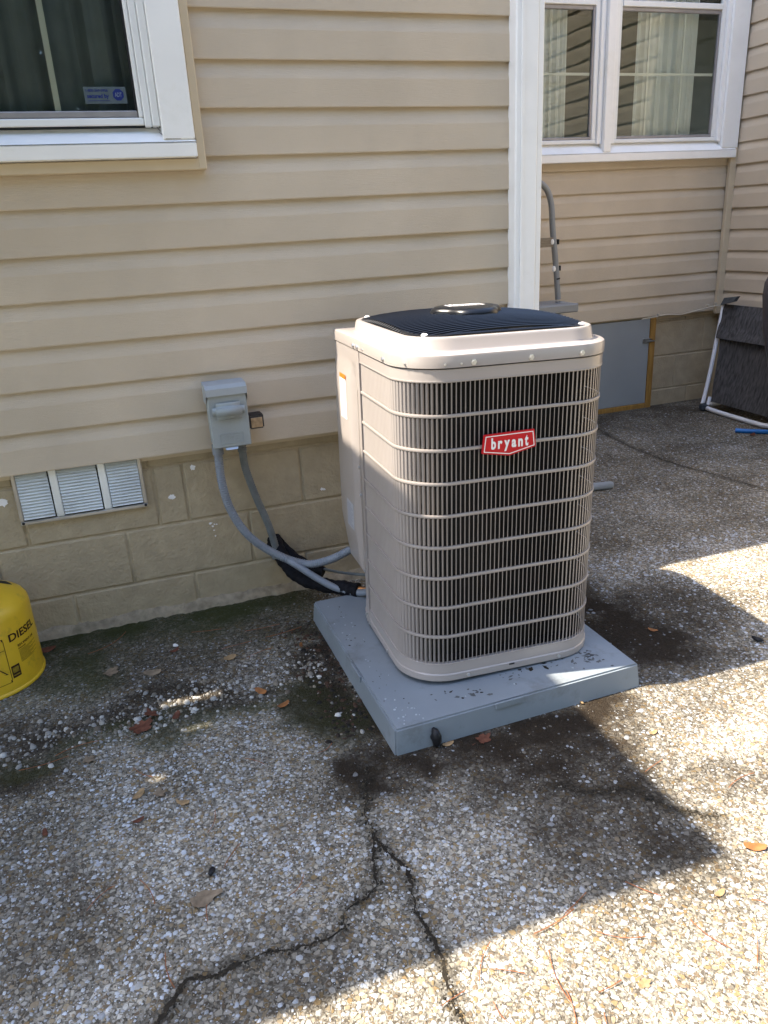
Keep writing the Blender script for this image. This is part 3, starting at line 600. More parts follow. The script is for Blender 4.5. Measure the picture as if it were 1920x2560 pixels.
# ---- paired window in the recess
by = RY - .018
rw = box('window', (1.6, by - .030, 1.535), (RX - .02, by + .03, 1.580), 'white', house, .003)
raw('sill', [(1.6, by - .0305, 1.581), (RX - .02, by - .0305, 1.581), (RX - .02, by - .012, 1.590), (RX - .13, by + .028, 1.636), (1.6, by + .028, 1.636)], [(0, 1, 2, 3, 4)], 'white', rw)
box('casing', (3.700, by - .027, 1.590), (3.822, by + .03, 2.62), 'white', rw, .003)
box('casing', (3.672, by - .012, 1.632), (3.6995, by + .03, 2.62), 'white', rw, .003)
box('mullion', (2.846, by - .030, 1.586), (2.900, by + .03, 2.62), 'white', rw, .004)
box('mullion_reveal', (2.815, by - .008, 1.632), (2.8455, by + .03, 2.62), 'white', rw, .003)
box('mullion_reveal', (2.9005, by - .008, 1.632), (2.935, by + .03, 2.62), 'white', rw, .003)
box('wall_infill', (1.42, by - .01, 1.5), (1.80, by + .03, 2.62), 'tan_trim', rw, 0)
for x0, x1 in ((1.80, 2.8145), (2.9355, 3.6715)):
    gl, gr_ = x0 + .026, x1 - .042
    sa = box('sash', (x0, by + .002, 1.636), (x1, by + .03, 1.656), 'vinyl', rw, .003)
    box('sash_stile', (x0, by + .004, 1.6565), (x0 + .022, by + .03, 2.60), 'vinyl', sa, .003)
    box('sash_stile', (x1 - .03, by + .004, 1.6565), (x1, by + .03, 2.60), 'vinyl', sa, .003)
    box('screen_frame', (x0 + .0225, by + .008, 1.6568), (x1 - .0305, by + .03, 1.672), 'bead', sa, .003)
    box('screen_frame', (x1 - .044, by + .009, 1.6725), (x1 - .0305, by + .03, 2.325), 'bead', sa, .003)
    box('meeting_rail', (x0 + .0222, by + .0, 2.326), (x1 - .0302, by + .03, 2.356), 'vinyl', sa, .003)
    box('screen_frame', (x0 + .0225, by + .009, 2.305), (x1 - .0445, by + .03, 2.3255), 'bead', sa, .003)
    raw('pane', [(x0 + .02, by + .02, 1.66), (x1 - .03, by + .02, 1.66), (x1 - .03, by + .02, 2.6), (x0 + .02, by + .02, 2.6)], [(0, 1, 2, 3)], 'glass', rw)
    wv = (gr_ - gl)
    box('muntin', (gl, by + .026, 1.989), (gr_, by + .033, 2.003), 'muntin', sa, .001)
    for q in (.30, .66): box('muntin', (gl + wv * q - .006, by + .025, 1.672), (gl + wv * q + .006, by + .032, 2.305), 'muntin', sa, .001)
curtain('sheer_curtain', 2.50, 2.66, RY + .075, .8, 2.6, 'sheer', .012, .05, 'narrow white sheer curtain behind the window half beside the corner post', 2)
curtain('sheer_curtain', 3.12, 3.55, RY + .075, .8, 2.6, 'sheer', .010, .075, 'wide white sheer curtain behind the window half nearer the inner corner', 3)

# ================================================================== PATIO COVER (out of frame, throws the straight-edged shade)
ZC = 2.55; XC = 1.0 - ZC / 1.565; YC = 0.945 + 0.25 * ZC / 1.565
pc_ = empty('patio_cover', (-2.3, 1.6, 0), 'flat patio cover on white posts against the house wall', 'patio cover')
holes = [(-1.70, -1.52, 2.372, 2.400), (-1.655, -1.565, 2.238, 2.250), (-1.75, -1.70, 2.060, 2.078)]  # openings added to the sheet to drop sun spots on the patio
gx_ = sorted({-4.6, XC} | {h[0] for h in holes} | {h[1] for h in holes}); gy_ = sorted({YC, 2.75} | {h[2] for h in holes} | {h[3] for h in holes})
bm = bmesh.new()
for a, b in zip(gx_[:-1], gx_[1:]):
    for c, d in zip(gy_[:-1], gy_[1:]):
        if not any(h[0] <= a and b <= h[1] and h[2] <= c and d <= h[3] for h in holes): bm_box(bm, (a, c, ZC), (b, d, ZC + .03))
bm_obj('roof_sheet', bm, 'white', pc_)
box('fascia', (-4.6, YC + .004, ZC - .12), (XC - .012, YC + .03, ZC - .001), 'white', pc_, .002)
for x in (-0.80, -4.4): box('post', (x - .045, YC + .06, -.05), (x + .045, YC + .15, ZC - .001), 'white', pc_, .004)

# ================================================================== AIR CONDITIONER
AW, AR, AH = 0.5814, 0.127, 0.854
ac = empty('air_conditioner', (0.590, 1.645, 0.0855), 'tall beige louvered air conditioner unit with black top grille and red badge', 'air conditioner', None, (-0.003, 0.023, -0.0313))
def A(name, vs, fs, m, parent=None, smooth=False): return raw(name, vs, fs, m, parent or ac, smooth, False)
def rrect(x0, x1, y0, y1, r, n=10, rs=None):
    # counter-clockwise from front-left; rs = radii fl, fr, br, bl
    rs = rs or (r, r, r, r); pts = []
    for (cx, cy, a0), q in zip(((x0, y0, math.pi), (x1, y0, 1.5 * math.pi), (x1, y1, 0), (x0, y1, .5 * math.pi)), rs):
        sx = 1 if cx == x0 else -1; sy = 1 if cy == y0 else -1
        for i in range(n + 1):
            a = a0 + .5 * math.pi * i / n; pts.append((cx + sx * q + q * math.cos(a), cy + sy * q + q * math.sin(a)))
    return pts
def shell(name, layers, m, parent=None, cap_top=False, cap_bot=False, smooth=True):
    # layers: list of (outline pts, z)
    vs = []; fs = []; n = len(layers[0][0])
    for pts, z in layers: vs += [(x, y, z if not callable(z) else z(x, y)) for x, y in pts]
    for i in range(len(layers) - 1):
        for k in range(n): a = i * n + k; b = i * n + (k + 1) % n; fs.append((a, b, b + n, a + n))
    if cap_bot: fs.append(tuple(range(n - 1, -1, -1)))
    if cap_top: fs.append(tuple(range((len(layers) - 1) * n, len(layers) * n)))
    o = A(name, vs, fs, m, parent, smooth); return o
BD = 0.585   # body depth
def body(off, back=BD): return rrect(-off, AW + off, -off, back + off, AR + off, 10, (AR + off, AR + off, AR + off, .185 + off))
# bottom pan
shell('base_pan', [(body(-.03), .000), (body(-.002), .000), (body(.0035), .003), (body(.004), .021), (body(.0012), .024), (body(.0008), .056), (body(-.006), .0565), (body(-.03), .0565)], 'ac', None, True, True)
# upper collar above the louvers
shell('upper_collar', [(body(-.008), .820), (body(.0008), .8205), (body(.0008), AH - .0035), (body(-.008), AH - .003)], 'ac')
# top cap with square service corner
CAPD = 0.665
def capo(off): return rrect(-off, AW + off, -off, CAPD + off, AR, 10, (AR + off, AR + off, AR + off, .012 + max(0, off)))
def ringo(off): return rrect(.031 - off, AW - .022 + off, .030 - off, .628 + off, .11 + off, 10)
shell('top_cap', [(capo(-.006), AH - .001), (capo(.004), AH), (capo(.004), AH + .024), (capo(.0025), AH + .029), (capo(-.002), AH + .032), (ringo(.010), AH + .0325), (ringo(.004), AH + .034), (ringo(.001), AH + .038),
      (ringo(-.003), AH + .060), (ringo(-.006), AH + .065), (ringo(-.012), AH + .067), (ringo(-.019), AH + .065), (ringo(-.023), AH + .058), (ringo(-.026), AH + .02), (ringo(-.026), AH - .01)], 'ac')
# dark coil and closed interior; added lower lip puts shade over the pan top
shell('coil', [(body(-.0095), .045), (body(-.0095), .060), (body(-.040), .0605), (body(-.040), AH + .01)], 'coil', None, True)
# louver bands and slats
def path_len_pts():
    P = []; L0 = .395
    for i in range(41): P.append((0.0, L0 + (AR - L0) * i / 40))
    for i in range(1, 31):
        a = math.pi + .5 * math.pi * i / 30; P.append((AR + AR * math.cos(a), AR + AR * math.sin(a)))
    for i in range(1, 41): P.append((AR + (AW - 2 * AR) * i / 40, 0.0))
    for i in range(1, 31):
        a = 1.5 * math.pi + .5 * math.pi * i / 30; P.append((AW - AR + AR * math.cos(a), AR + AR * math.sin(a)))
    for i in range(1, 31): P.append((AW, AR + .30 * i / 30))
    return np.array(P)
PT = path_len_pts(); seg = np.hypot(*np.diff(PT, axis=0).T); SL = np.concatenate([[0], np.cumsum(seg)])
def at_s(s):
    i = min(max(np.searchsorted(SL, s) - 1, 0), len(PT) - 2); t = (s - SL[i]) / (SL[i + 1] - SL[i]); p = PT[i] * (1 - t) + PT[i + 1] * t
    d = PT[i + 1] - PT[i]; d = d / np.hypot(*d); return p, d
ZT, ZB = .824, .051; DZ = (ZT - ZB) / 9
def band(z, hgt_, name='louver_band'):
    vs = []; fs = []; n = len(PT); prof = [(-.005, -hgt_ / 2), (.0005, -hgt_ / 2), (.0012, -hgt_ / 4), (.0012, hgt_ / 4), (.0005, hgt_ / 2), (-.005, hgt_ / 2)]
    for i in range(n):
        d = PT[min(i + 1, n - 1)] - PT[max(i - 1, 0)]; d = d / np.hypot(*d); nr = np.array([d[1], -d[0]])
        for o, h in prof: q = PT[i] + nr * o; vs.append((q[0], q[1], z + h))
    k = len(prof)
    for i in range(n - 1):
        for j in range(k): a = i * k + j; b = i * k + (j + 1) % k; fs.append((a, a + k, b + k, b))
    return A(name, vs, fs, 'slat', None, True)
for i in range(1, 9): band(ZT - DZ * i, .0080)
band(ZT - .002, .006); band(ZB + .002, .006)
# one slat mesh: a pressed louver blade, turned about its own axis, tapered rounded ends
def slat_mesh(h):
    w = .0046; vs = []; fs = []
    for z, q in ((-h / 2, .8), (-h / 2 + .004, 1.0), (h / 2 - .004, 1.0), (h / 2, .8)):
        vs += [(-w * q, .0004, z), (w * .1, -.0007, z), (w * q, .0006, z), (w * .1, .0002, z)]
    for i in range(3):
        for j in range(4): a = i * 4 + j; b = i * 4 + (j + 1) % 4; fs.append((a, b, b + 4, a + 4))
    fs += [(3, 2, 1, 0), (12, 13, 14, 15)]
    m_ = bpy.data.meshes.new('louver_slat'); m_.from_pydata(vs, [], fs); m_.update(); m_.materials.append(M['slat']); return m_
HS = DZ - .010
sm = slat_mesh(HS); PITCH = .0121; NS = int(SL[-1] / PITCH)
sv = [v.co.copy() for v in sm.vertices]; sf = [tuple(p.vertices) for p in sm.polygons]; restv = []; restf = []; cnt = 0
sF0 = SL[40]; sF1 = SL[110] + .02
for r in range(9):
    zc = ZT - DZ * (r + .5)
    for i in range(NS + 1):
        s = i * PITCH; p, d = at_s(s); nr = np.array([d[1], -d[0]])
        ang = math.atan2(d[1], d[0]) + math.radians(48 - 36 * (1 - min(1, max(0, (s - SL[30]) / (SL[62] - SL[30])))) - 38 * min(1, max(0, (s - SL[104]) / (SL[122] - SL[104]))))
        loc = Vector((p[0] - nr[0] * .0022, p[1] - nr[1] * .0022, zc))
        frontish = SL[58] < s < SL[58] + PITCH * 33.2
        if frontish:
            o = bpy.data.objects.new('louver_slat', sm); o.location = loc; o.rotation_euler = (0, 0, ang); put(o, ac, False); cnt += 1
        else:
            R_ = Matrix.Rotation(ang, 4, 'Z'); b = len(restv); restv += [loc + R_ @ v for v in sv]; restf += [tuple(b + q for q in f) for f in sf]
o = A('louver_slats', restv, restf, 'slat'); tag(o, kind='stuff')
# service panel at the rear left: raised pressed panel with a groove and a cut lower corner
def panel():
    # contour across y (depth): offset outward (-x)
    prof = [(.396, .000), (.404, .003), (.420, .003), (.432, -.012), (.452, -.012), (.470, .006), (.490, .010), (.560, .010), (.640, .010), (.655, .007), (.663, .0), (.665, -.06)]
    zt = AH - .003; vs = []; fs = []; zs = [.165, .20, .24, .27, .30, .74, .78, .805, .822, zt]
    for z in zs:
        kz = 0.0 if z >= .805 or z < .2 else (1.0 if .27 <= z <= .77 else .55)
        for y, o in prof:
            oo = (o * kz + .002 * (1 - kz)) if y < .66 else o
            yy = y
            if z < .30 and y > .43: yy = y - (0.30 - z) * .55 * (y - .43) / .23
            vs.append((-oo, yy, z))
    k = len(prof)
    for i in range(len(zs) - 1):
        for j in range(k - 1): a = i * k + j; fs.append((a, a + k, a + k + 1, a + 1))
    return A('service_panel', vs, fs, 'ac', None, True)
panel()
box('service_box', (.012, .42, .19), (.30, .655, AH - .004), 'ac', ac, .004, world=False)
A('corner_post', [(-.003, .382, .0), (-.003, .412, .0), (-.003, .412, AH - .003), (-.003, .382, AH - .003), (.02, .382, .0), (.02, .412, .0), (.02, .412, AH - .003), (.02, .382, AH - .003)], [(0, 3, 2, 1), (0, 4, 7, 3), (1, 2, 6, 5), (4, 5, 6, 7), (0, 1, 5, 4), (3, 7, 6, 2)], 'ac')
# labels on the service panel
def sticker(name, y0, y1, z0, z1, m, x=-.0108):
    return A(name, [(x, y0, z0), (x, y1, z0), (x, y1, z1), (x, y0, z1), (x + .0005, y0, z0), (x + .0005, y1, z0), (x + .0005, y1, z1), (x + .0005, y0, z1)], [(0, 3, 2, 1), (4, 5, 6, 7), (0, 1, 5, 4), (1, 2, 6, 5), (2, 3, 7, 6), (3, 0, 4, 7)], m)
l1 = sticker('warning_label', .513, .580, .632, .752, 'label'); l1['label'] = 'white warning label with an orange header'
h1 = sticker('label_header', .513, .580, .7523, .766, 'orange'); h1.parent = l1
l2 = sticker('rating_label', .490, .566, .280, .368, 'label_grey')
rr = random.Random(5)
for L, y0, y1, z0, z1, nn in ((l1, .518, .575, .640, .745, 17), (l2, .495, .561, .286, .362, 15)):
    vs = []; fs = []
    for i in range(nn):
        z = z0 + (z1 - z0) * i / nn; e = y0 + (y1 - y0) * rr.uniform(0, .4); b = len(vs); x = -.0111
        vs += [(x, e, z), (x, y1, z), (x, y1, z + .0022), (x, e, z + .0022)]; fs.append((b, b + 3, b + 2, b + 1))
    q = A('small_print', vs, fs, 'lines'); q.parent = L
# screws
def screw(x, y, z, nx__, ny__, r=.0056, name='screw'):
    u = Vector((nx__, ny__, 0)).normalized(); t = Vector((-u.y, u.x, 0)); vs = []; fs = []
    for d, q in ((0, 1.35), (.0012, 1.35), (.0013, 1.0), (.0045, .95)):
        for i in range(6): a = i * math.pi / 3; vs.append(Vector((x, y, z)) + u * d + (t * math.cos(a) + Vector((0, 0, 1)) * math.sin(a)) * r * q)
    for l in range(3):
        for i in range(6): a = l * 6 + i; b = l * 6 + (i + 1) % 6; fs.append((a, b, b + 6, a + 6))
    fs.append(tuple(range(18, 24))); return A(name, vs, fs, 'screw')
for x in (.173, .324, .463): screw(x, -.004, AH + .010, 0, -1)
for y in (.429, .389, .150): screw(-.004, y, AH + .009, -1, 0)
for x, y, nxx, nyy in ((.100, -.0035, -.1, -1), (.141, -.004, 0, -1), (.02, .052, -1, -.6), (-.0035, .336, -1, 0)): screw(x, y, AH + .009, nxx, nyy, .0022, 'rivet')
for x, z in ((.165, .012), (.443, .012)): screw(x, -.004, z, 0, -1, .0042)
for y, z in ((.194, .012), (.376, .012), (.405, .03), (.405, .18), (.418, .509), (.414, .423)): screw(-.004, y, z, -1, 0, .0042)
box('pan_slot', (.288, -.0048, .016), (.304, -.0028, .0205), 'black', ac, 0, world=False)
# badge
bp = [(.200, .684), (.337, .686), (.343, .641), (.269, .6245), (.1945, .637)]
bd = extrude_poly('badge', bp, (0, -.0035, 0), (1, 0, 0), (0, 0, 1), (0, -1, 0), .006, 'red', ac, .0009, False); bd['label'] = 'red badge with white lettering'
c_b = (.269, .657)
def inset(p, d):
    # inset a convex polygon by d
    out = []; n = len(p)
    for i in range(n):
        a = Vector(p[i - 1]); b = Vector(p[i]); c = Vector(p[(i + 1) % n]); e1 = (b - a).normalized(); e2 = (c - b).normalized()
        n1_ = Vector((e1.y, -e1.x)); n2_ = Vector((e2.y, -e2.x))
        bis = (n1_ + n2_).normalized(); out.append(tuple(b + bis * d / max(.2, bis.dot(n1_))))
    return out
o1 = inset(bp, .0042); o2 = inset(bp, .0063); n = 5; yv = -.0099
vs = [(x, yv, z) for x, z in o1 + o2] + [(x, yv + .001, z) for x, z in o1 + o2]; fs = []
for i in range(n): j = (i + 1) % n; fs += [(i, j, n + j, n + i), (i, 2 * n + i, 2 * n + j, j), (n + i, n + j, 3 * n + j, 3 * n + i)]
q = A('badge_border', vs, fs, 'print_white', ac); q.parent = bd
x0_ = .219
for ch, wd_, dn, up in (('b', .0125, 0, .029), ('r', .0115, 0, .0205), ('y', .0145, -.0075, .0205), ('a', .0125, 0, .0205), ('n', .0125, 0, .0205), ('t', .0095, 0, .0275)):
    q = text('badge_letter', ch, 'print_white', (lambda xa, wa, z0q, z1q: lambda u, v, w: (xa + wa * u, -.0098 - w, z0q + (z1q - z0q) * v))(x0_, wd_, .6455 + dn, .6455 + up), .001, ac, .035, False); q.parent = bd
    x0_ += wd_ + .0056
# top grille: rim, bars, cross braces, centre cap
GX0, GX1, GY0, GY1 = .052, AW - .043, .050, .608
def dome(x, y):
    u = (x - (GX0 + GX1) / 2) / ((GX1 - GX0) / 2); v = (y - (GY0 + GY1) / 2) / ((GY1 - GY0) / 2)
    return AH + .060 + .027 * max(0, 1 - .5 * (abs(u) ** 2.4 + abs(v) ** 2.4) - .25 * (u * u * v * v))
def go(off): return rrect(GX0 + off, GX1 - off, GY0 + off, GY1 - off, .09, 10)
gz = lambda dz: (lambda x, y: dome(x, y) + dz)
shell('grille_rim', [(go(.0), gz(-.002)), (go(.0), gz(.004)), (go(.004), gz(.006)), (go(.010), gz(.004)), (go(.012), gz(-.002))], 'black')
def half_span(y):
    # inner half width of the rounded outline at depth y
    r = .09; e = min(y - GY0, GY1 - y); cut = 0 if e >= r else r - math.sqrt(max(0, r * r - (r - e) ** 2)); return GX0 + cut, GX1 - cut
nb = 31
for i in range(nb):
    y = GY0 + .012 + (GY1 - GY0 - .024) * i / (nb - 1); xa, xb = half_span(y); xa += .004; xb -= .004
    pts = [(xa + (xb - xa) * t / 12, y, dome(xa + (xb - xa) * t / 12, y) + .002) for t in range(13)]
    vs, fs = tube_data(pts, .0034, 6); A('grille_bar', vs, fs, 'black', None, True)
for x in (.16, AW / 2, .42):
    pts = [(x, GY0 + .01 + (GY1 - GY0 - .02) * t / 16, dome(x, GY0 + .01 + (GY1 - GY0 - .02) * t / 16) - .004) for t in range(17)]
    vs, fs = tube_data(pts, .0028, 6); A('grille_brace', vs, fs, 'black', None, True)
# teeth of the rim seen along the left and right edge
for i in range(nb):
    y = GY0 + .012 + (GY1 - GY0 - .024) * i / (nb - 1)
    for x in half_span(y):
        s = 1 if x < .3 else -1
        vs, fs = tube_data([(x + s * .004, y, dome(x, y) + .001), (x - s * .004, y, dome(x, y) - .003), (x - s * .005, y, dome(x, y) - .014)], .0026, 5); A('grille_bar_end', vs, fs, 'black', None, True)
shell('dark_backing', [(go(-.006), AH + .030), (go(.06), AH + .012), (go(.06), AH - .005)], 'black', None, True)  # black sheet under the bars stands in for the shaded interior
for x, y in ((GX0 + .030, GY0 + .034), (GX1 - .028, GY0 + .034), (GX0 + .030, GY1 - .034), (GX1 - .030, GY1 - .034)):
    o = lathe('grille_screw', [(.0085, 0), (.0085, .003), (.006, .0055), (.002, .0065)], (x, y, dome(x, y) + .003), 'plug', ac, 14, world=False)
# centre cap: rounded triangle dish
def tri(s, n=60):
    out = []
    for i in range(n):
        a = 2 * math.pi * i / n; rad = s * (1 + .10 * math.cos(3 * (a + math.pi / 2)) - .03 * math.cos(6 * (a + math.pi / 2))); out.append((.304 + rad * 1.10 * math.cos(a), .335 + rad * math.sin(a)))
    return out
zc = dome(.29, .335)
cap = shell('centre_cap', [(tri(.088), zc - .004), (tri(.090), zc + .004), (tri(.087), zc + .012), (tri(.080), zc + .0175), (tri(.073), zc + .0195)], 'black', None, True)
zz = zc + .0198
q = A('cap_plate', [(.252, .340, zz), (.358, .340, zz), (.358, .345, zz), (.252, .345, zz), (.252, .385, zz), (.358, .385, zz), (.358, .380, zz), (.252, .380, zz), (.257, .345, zz), (.257, .380, zz), (.353, .345, zz), (.353, .380, zz)], [(0, 1, 2, 3), (7, 6, 5, 4), (3, 8, 9, 7), (10, 2, 6, 11)], 'print_white'); q.parent = cap
q = text('cap_lettering', 'bryant', 'print_white', lambda u, v, w: (.264 + .082 * u, .346 + .034 * v, zz + w), .0012, ac, .03, False); q.parent = cap
# feet
for x, y in ((.09, .09), (.49, .09), (.09, .5), (.49, .5)):
    box('foot', (x - .02, y - .02, -.0140 + .023 * x), (x + .02, y + .02, .002), 'black', ac, .003, world=False)

# ================================================================== PAD
pad = empty('equipment_pad', (0.853, 1.903, 0), 'blue-grey plastic equipment pad under the air conditioner', 'pad', None, (0, 0, 0.0177))
bm = bmesh.new(); bm_box(bm, (-.366, -.387, -.004), (.366, .387, .0725), .005, 2)
for v in bm.verts:
    if v.co.z < .03: v.co.x *= 1.016; v.co.y *= 1.018
bm_obj('slab', bm, 'pad', pad, False, False)
for (x0, x1, y0, y1, z0, z1) in ((-.085, -.005, -.3935, -.3875, .056, .0735), (-.3718, -.3665, -.12, -.035, .054, .0735)):
    box('grip_recess', (x0, y0, z0), (x1, y1, z1), 'pad', pad, .001, world=False)
rr = random.Random(12)
def blot(x, y, s_, m_, asp=1.0):
    k_ = 12; rot_ = rr.uniform(0, 3)
    if m_ == 'drop': pl = [(s_ * math.cos(a), s_ * math.sin(a)) for a in [q * 2 * math.pi / k_ for q in range(k_)]]
    else: pl = [((lambda c, d: (c * math.cos(rot_) - d * math.sin(rot_), c * math.sin(rot_) + d * math.cos(rot_)))(s_ * rr.uniform(.35, 1.25) * math.cos(a) * asp, s_ * rr.uniform(.35, 1.1) * math.sin(a))) for a in [q * 2 * math.pi / k_ for q in range(k_)]]
    extrude_poly('mud_spot' if m_ != 'drop' else 'water_drop', pl, (x, y, .0726), (1, 0, 0), (0, 1, 0), (0, 0, 1), .0004 if m_ != 'drop' else .0012, m_, pad, 0, False)
for i in range(44):
    cl = rr.choice(((-.12, -.315), (-.02, -.30), (.06, -.285), (.13, -.275), (-.20, -.30), (.22, -.30)))
    blot(cl[0] + rr.gauss(0, .035), min(-.275, cl[1] + rr.gauss(0, .016)), abs(rr.gauss(0, .0030)) + .0010, rr.choice(('mud', 'dark_mark', 'dark_mark')), rr.uniform(1, 2))
for i in range(26): blot(rr.uniform(-.35, -.285), rr.uniform(-.37, .34), rr.uniform(.001, .0035), rr.choice(('mud', 'dark_mark')))
for i in range(34): blot(rr.choice((rr.uniform(-.35, -.28), rr.uniform(-.3, .34))), rr.uniform(-.375, -.30) if i % 2 else rr.uniform(-.3, .2), rr.uniform(.0012, .0034), 'drop') if i % 2 else blot(rr.uniform(-.35, -.285), rr.uniform(-.3, .35), rr.uniform(.0012, .003), 'drop')
for i in range(30): blot(.255 + rr.gauss(0, .022), -.295 + rr.gauss(0, .022), rr.uniform(.002, .006), 'dark_mark', rr.uniform(1, 2.5))

# ================================================================== WALL EQUIPMENT
# foundation vent
vt = empty('foundation_vent', (-.194, 2.56, .41), 'louvered aluminium foundation vent set in the block wall under the siding', 'vent')
vx0, vx1, vz0, vz1 = -.392, .004, .414, .588
box('gap_shade_plate', (vx0 + .01, 2.548, vz0 + .01), (vx1 - .01, 2.5495, vz1), 'gasket', vt, 0)  # black sheet put behind the louvers as shade in the gaps
box('frame', (vx0, 2.541, vz0), (vx1, 2.5585, vz0 + .013), 'ventf', vt, .003)
box('frame', (vx0, 2.541, vz0 + .0135), (vx0 + .013, 2.5585, vz1), 'ventf', vt, .003)
box('frame', (vx1 - .013, 2.541, vz0 + .0135), (vx1, 2.5585, vz1), 'ventf', vt, .003)
for x in (-.276 + .0, -.128): box('frame', (x - .012 + .007, 2.5395, vz0 + .0135), (x + .012 + .007, 2.547, vz1), 'vent', vt, .003)
for a, b in ((-.378, -.2855), (-.2555, -.1375), (-.1075, -.010)):
    for i in range(16):
        z = vz0 + .019 + .0103 * i
        if z > vz1 - .006: break
        raw('louver', [(a, 2.547, z + .010), (b, 2.547, z + .010), (b, 2.537, z + .0015), (a, 2.537, z + .0015), (a, 2.5385, z), (b, 2.5385, z), (b, 2.5475, z + .006), (a, 2.5475, z + .006)], [(0, 3, 2, 1), (3, 4, 5, 2), (4, 7, 6, 5), (0, 7, 4, 3), (1, 2, 5, 6), (0, 1, 6, 7)], 'vent', vt)
for x in (vx0 + .008, vx1 - .008): lathe('screw', [(.005, 0), (.004, .003)], (0, 0, 0), 'gasket', vt, 10).matrix_basis = Matrix.Translation((x, 2.541, vz0 + .008)) @ Matrix.Rotation(math.pi / 2, 4, 'X')
# disconnect box
db = empty('disconnect_box', (.29, 2.50, .61), 'grey electrical disconnect box on the siding above two conduits', 'electrical box')
bx0, bx1, bz0, bz1 = .228, .358, .612, .815; byf = 2.418
box('enclosure', (bx0 + .006, byf + .012, bz0 + .006), (bx1 - .006, 2.503, bz1 - .012), 'box', db, .002)
cvr = box('cover', (bx0 + .003, byf, bz0), (bx1 - .003, byf + .013, bz1 - .028), 'box', db, .003)
bm = bmesh.new(); bm_box(bm, (bx0 + .013, byf - .024, .706), (bx1 - .013, byf + .004, .760), .0135, 4); bm_obj('pull_bulge', bm, 'box', cvr, True)
raw('hood', [(bx0, byf - .008, bz1 - .032), (bx1, byf - .008, bz1 - .032), (bx1, byf - .008, bz1 - .010), (bx0, byf - .008, bz1 - .010), (bx0, byf + .010, bz1), (bx1, byf + .010, bz1), (bx1, 2.502, bz1 + .002), (bx0, 2.502, bz1 + .002), (bx0, byf + .012, bz1 - .060), (bx0, 2.502, bz1 - .060), (bx1, byf + .012, bz1 - .060), (bx1, 2.502, bz1 - .060), (bx0 , byf - .004, bz1 - .0325), (bx1, byf - .004, bz1 - .0325)],
    [(0, 1, 2, 3), (3, 2, 5, 4), (4, 5, 6, 7), (0, 3, 4, 8), (4, 7, 9, 8), (1, 10, 5, 2), (10, 11, 6, 5), (0, 12, 13, 1)], 'box_hood', db)
bm = bmesh.new()
for lo, hi in (((.258, byf - .0018, .624), (.330, byf + .001, .626)), ((.258, byf - .0018, .656), (.330, byf + .001, .658)), ((.256, byf - .0018, .6262), (.258, byf + .001, .6558)), ((.330, byf - .0018, .6262), (.332, byf + .001, .6558))): bm_box(bm, lo, hi, .0006)
bm_obj('embossed_frame', bm, 'box', cvr)
text('embossed_letters', 'ITE', 'box', flat(.270, .318, .631, .651, byf - .0002), .0018, cvr, .02)
lp = raw('hasp_tab', [(.268, byf + .004, .6125), (.312, byf + .004, .6125), (.308, byf - .004, .605), (.272, byf - .004, .605), (.268, byf + .008, .6125), (.312, byf + .008, .6125), (.308, byf, .604), (.272, byf, .604)], [(0, 1, 2, 3), (7, 6, 5, 4), (0, 4, 5, 1), (3, 2, 6, 7), (0, 3, 7, 4), (1, 5, 6, 2)], 'steel', db)
# solar wall light
wl = empty('wall_light', (.385, 2.50, .65), 'small black solar light with a tarnished lens beside the disconnect box', 'light')
box('housing', (.3605, 2.455, .652), (.409, 2.502, .700), 'lamp_black', wl, .004, 2)
box('lens', (.366, 2.4515, .657), (.4035, 2.4545, .690), 'lamp_lens', wl, .001)
# conduits
rib = lambda r, a, p: (lambda s: r + a * math.sin(2 * math.pi * s / p))
c1 = empty('conduit', (.25, 2.46, .61), 'grey corrugated conduit sweeping from the disconnect box to the unit side', 'conduit')
tube('connector', [(.249, 2.465, .615), (.2485, 2.465, .582)], .0185, 'conduit', c1, 20)
tube('flexible_tube', [(.2485, 2.465, .588), (.247, 2.463, .49), (.264, 2.458, .385), (.312, 2.450, .285), (.394, 2.435, .206), (.488, 2.395, .166), (.565, 2.355, .182), (.640, 2.335, .215)], rib(.0140, .0008, .0080), 'conduit', c1, 14, .0019)
c2 = empty('conduit', (.34, 2.50, .6), 'weathered grey conduit running down behind from the box into black foam', 'conduit')
tube('connector', [(.330, 2.492, .612), (.332, 2.494, .575)], lambda s: .0150 + .0014 * math.sin(s * 700), 'conduit2', c2, 18, .002)
tube('flexible_tube', [(.332, 2.495, .58), (.338, 2.515, .505), (.364, 2.522, .392), (.394, 2.525, .289), (.414, 2.528, .187), (.425, 2.535, .15)], rib(.0128, .0006, .0080), 'conduit2', c2, 14, .0019)
c3 = empty('conduit', (.40, 2.46, .2), 'pale grey flexible tube looping low along the black foam to the unit', 'conduit')
tube('flexible_tube', [(.408, 2.540, .150), (.404, 2.47, .186), (.425, 2.43, .185), (.462, 2.39, .163), (.515, 2.35, .124), (.568, 2.31, .094), (.622, 2.27, .084), (.655, 2.22, .100), (.664, 2.13, .150)], rib(.0120, .0004, .0070), 'conduit', c3, 14, .0022)
ln = empty('refrigerant_line', (.5, 2.45, .1), 'copper refrigerant line wrapped in thick black foam insulation', 'pipe')
tube('foam_sleeve', [(.415, 2.57, .215), (.422, 2.535, .180), (.438, 2.49, .135), (.474, 2.43, .100), (.535, 2.365, .088), (.600, 2.305, .088), (.638, 2.268, .088)], lambda s: .025 + .0016 * math.sin(s * 90) + .001 * math.sin(s * 260), 'foam', ln, 16, .006)
tube('foam_sleeve', [(.432, 2.585, .19), (.47, 2.52, .145), (.52, 2.45, .12), (.555, 2.42, .11)], lambda s: .021 + .0014 * math.sin(s * 110), 'foam', ln, 14, .006)
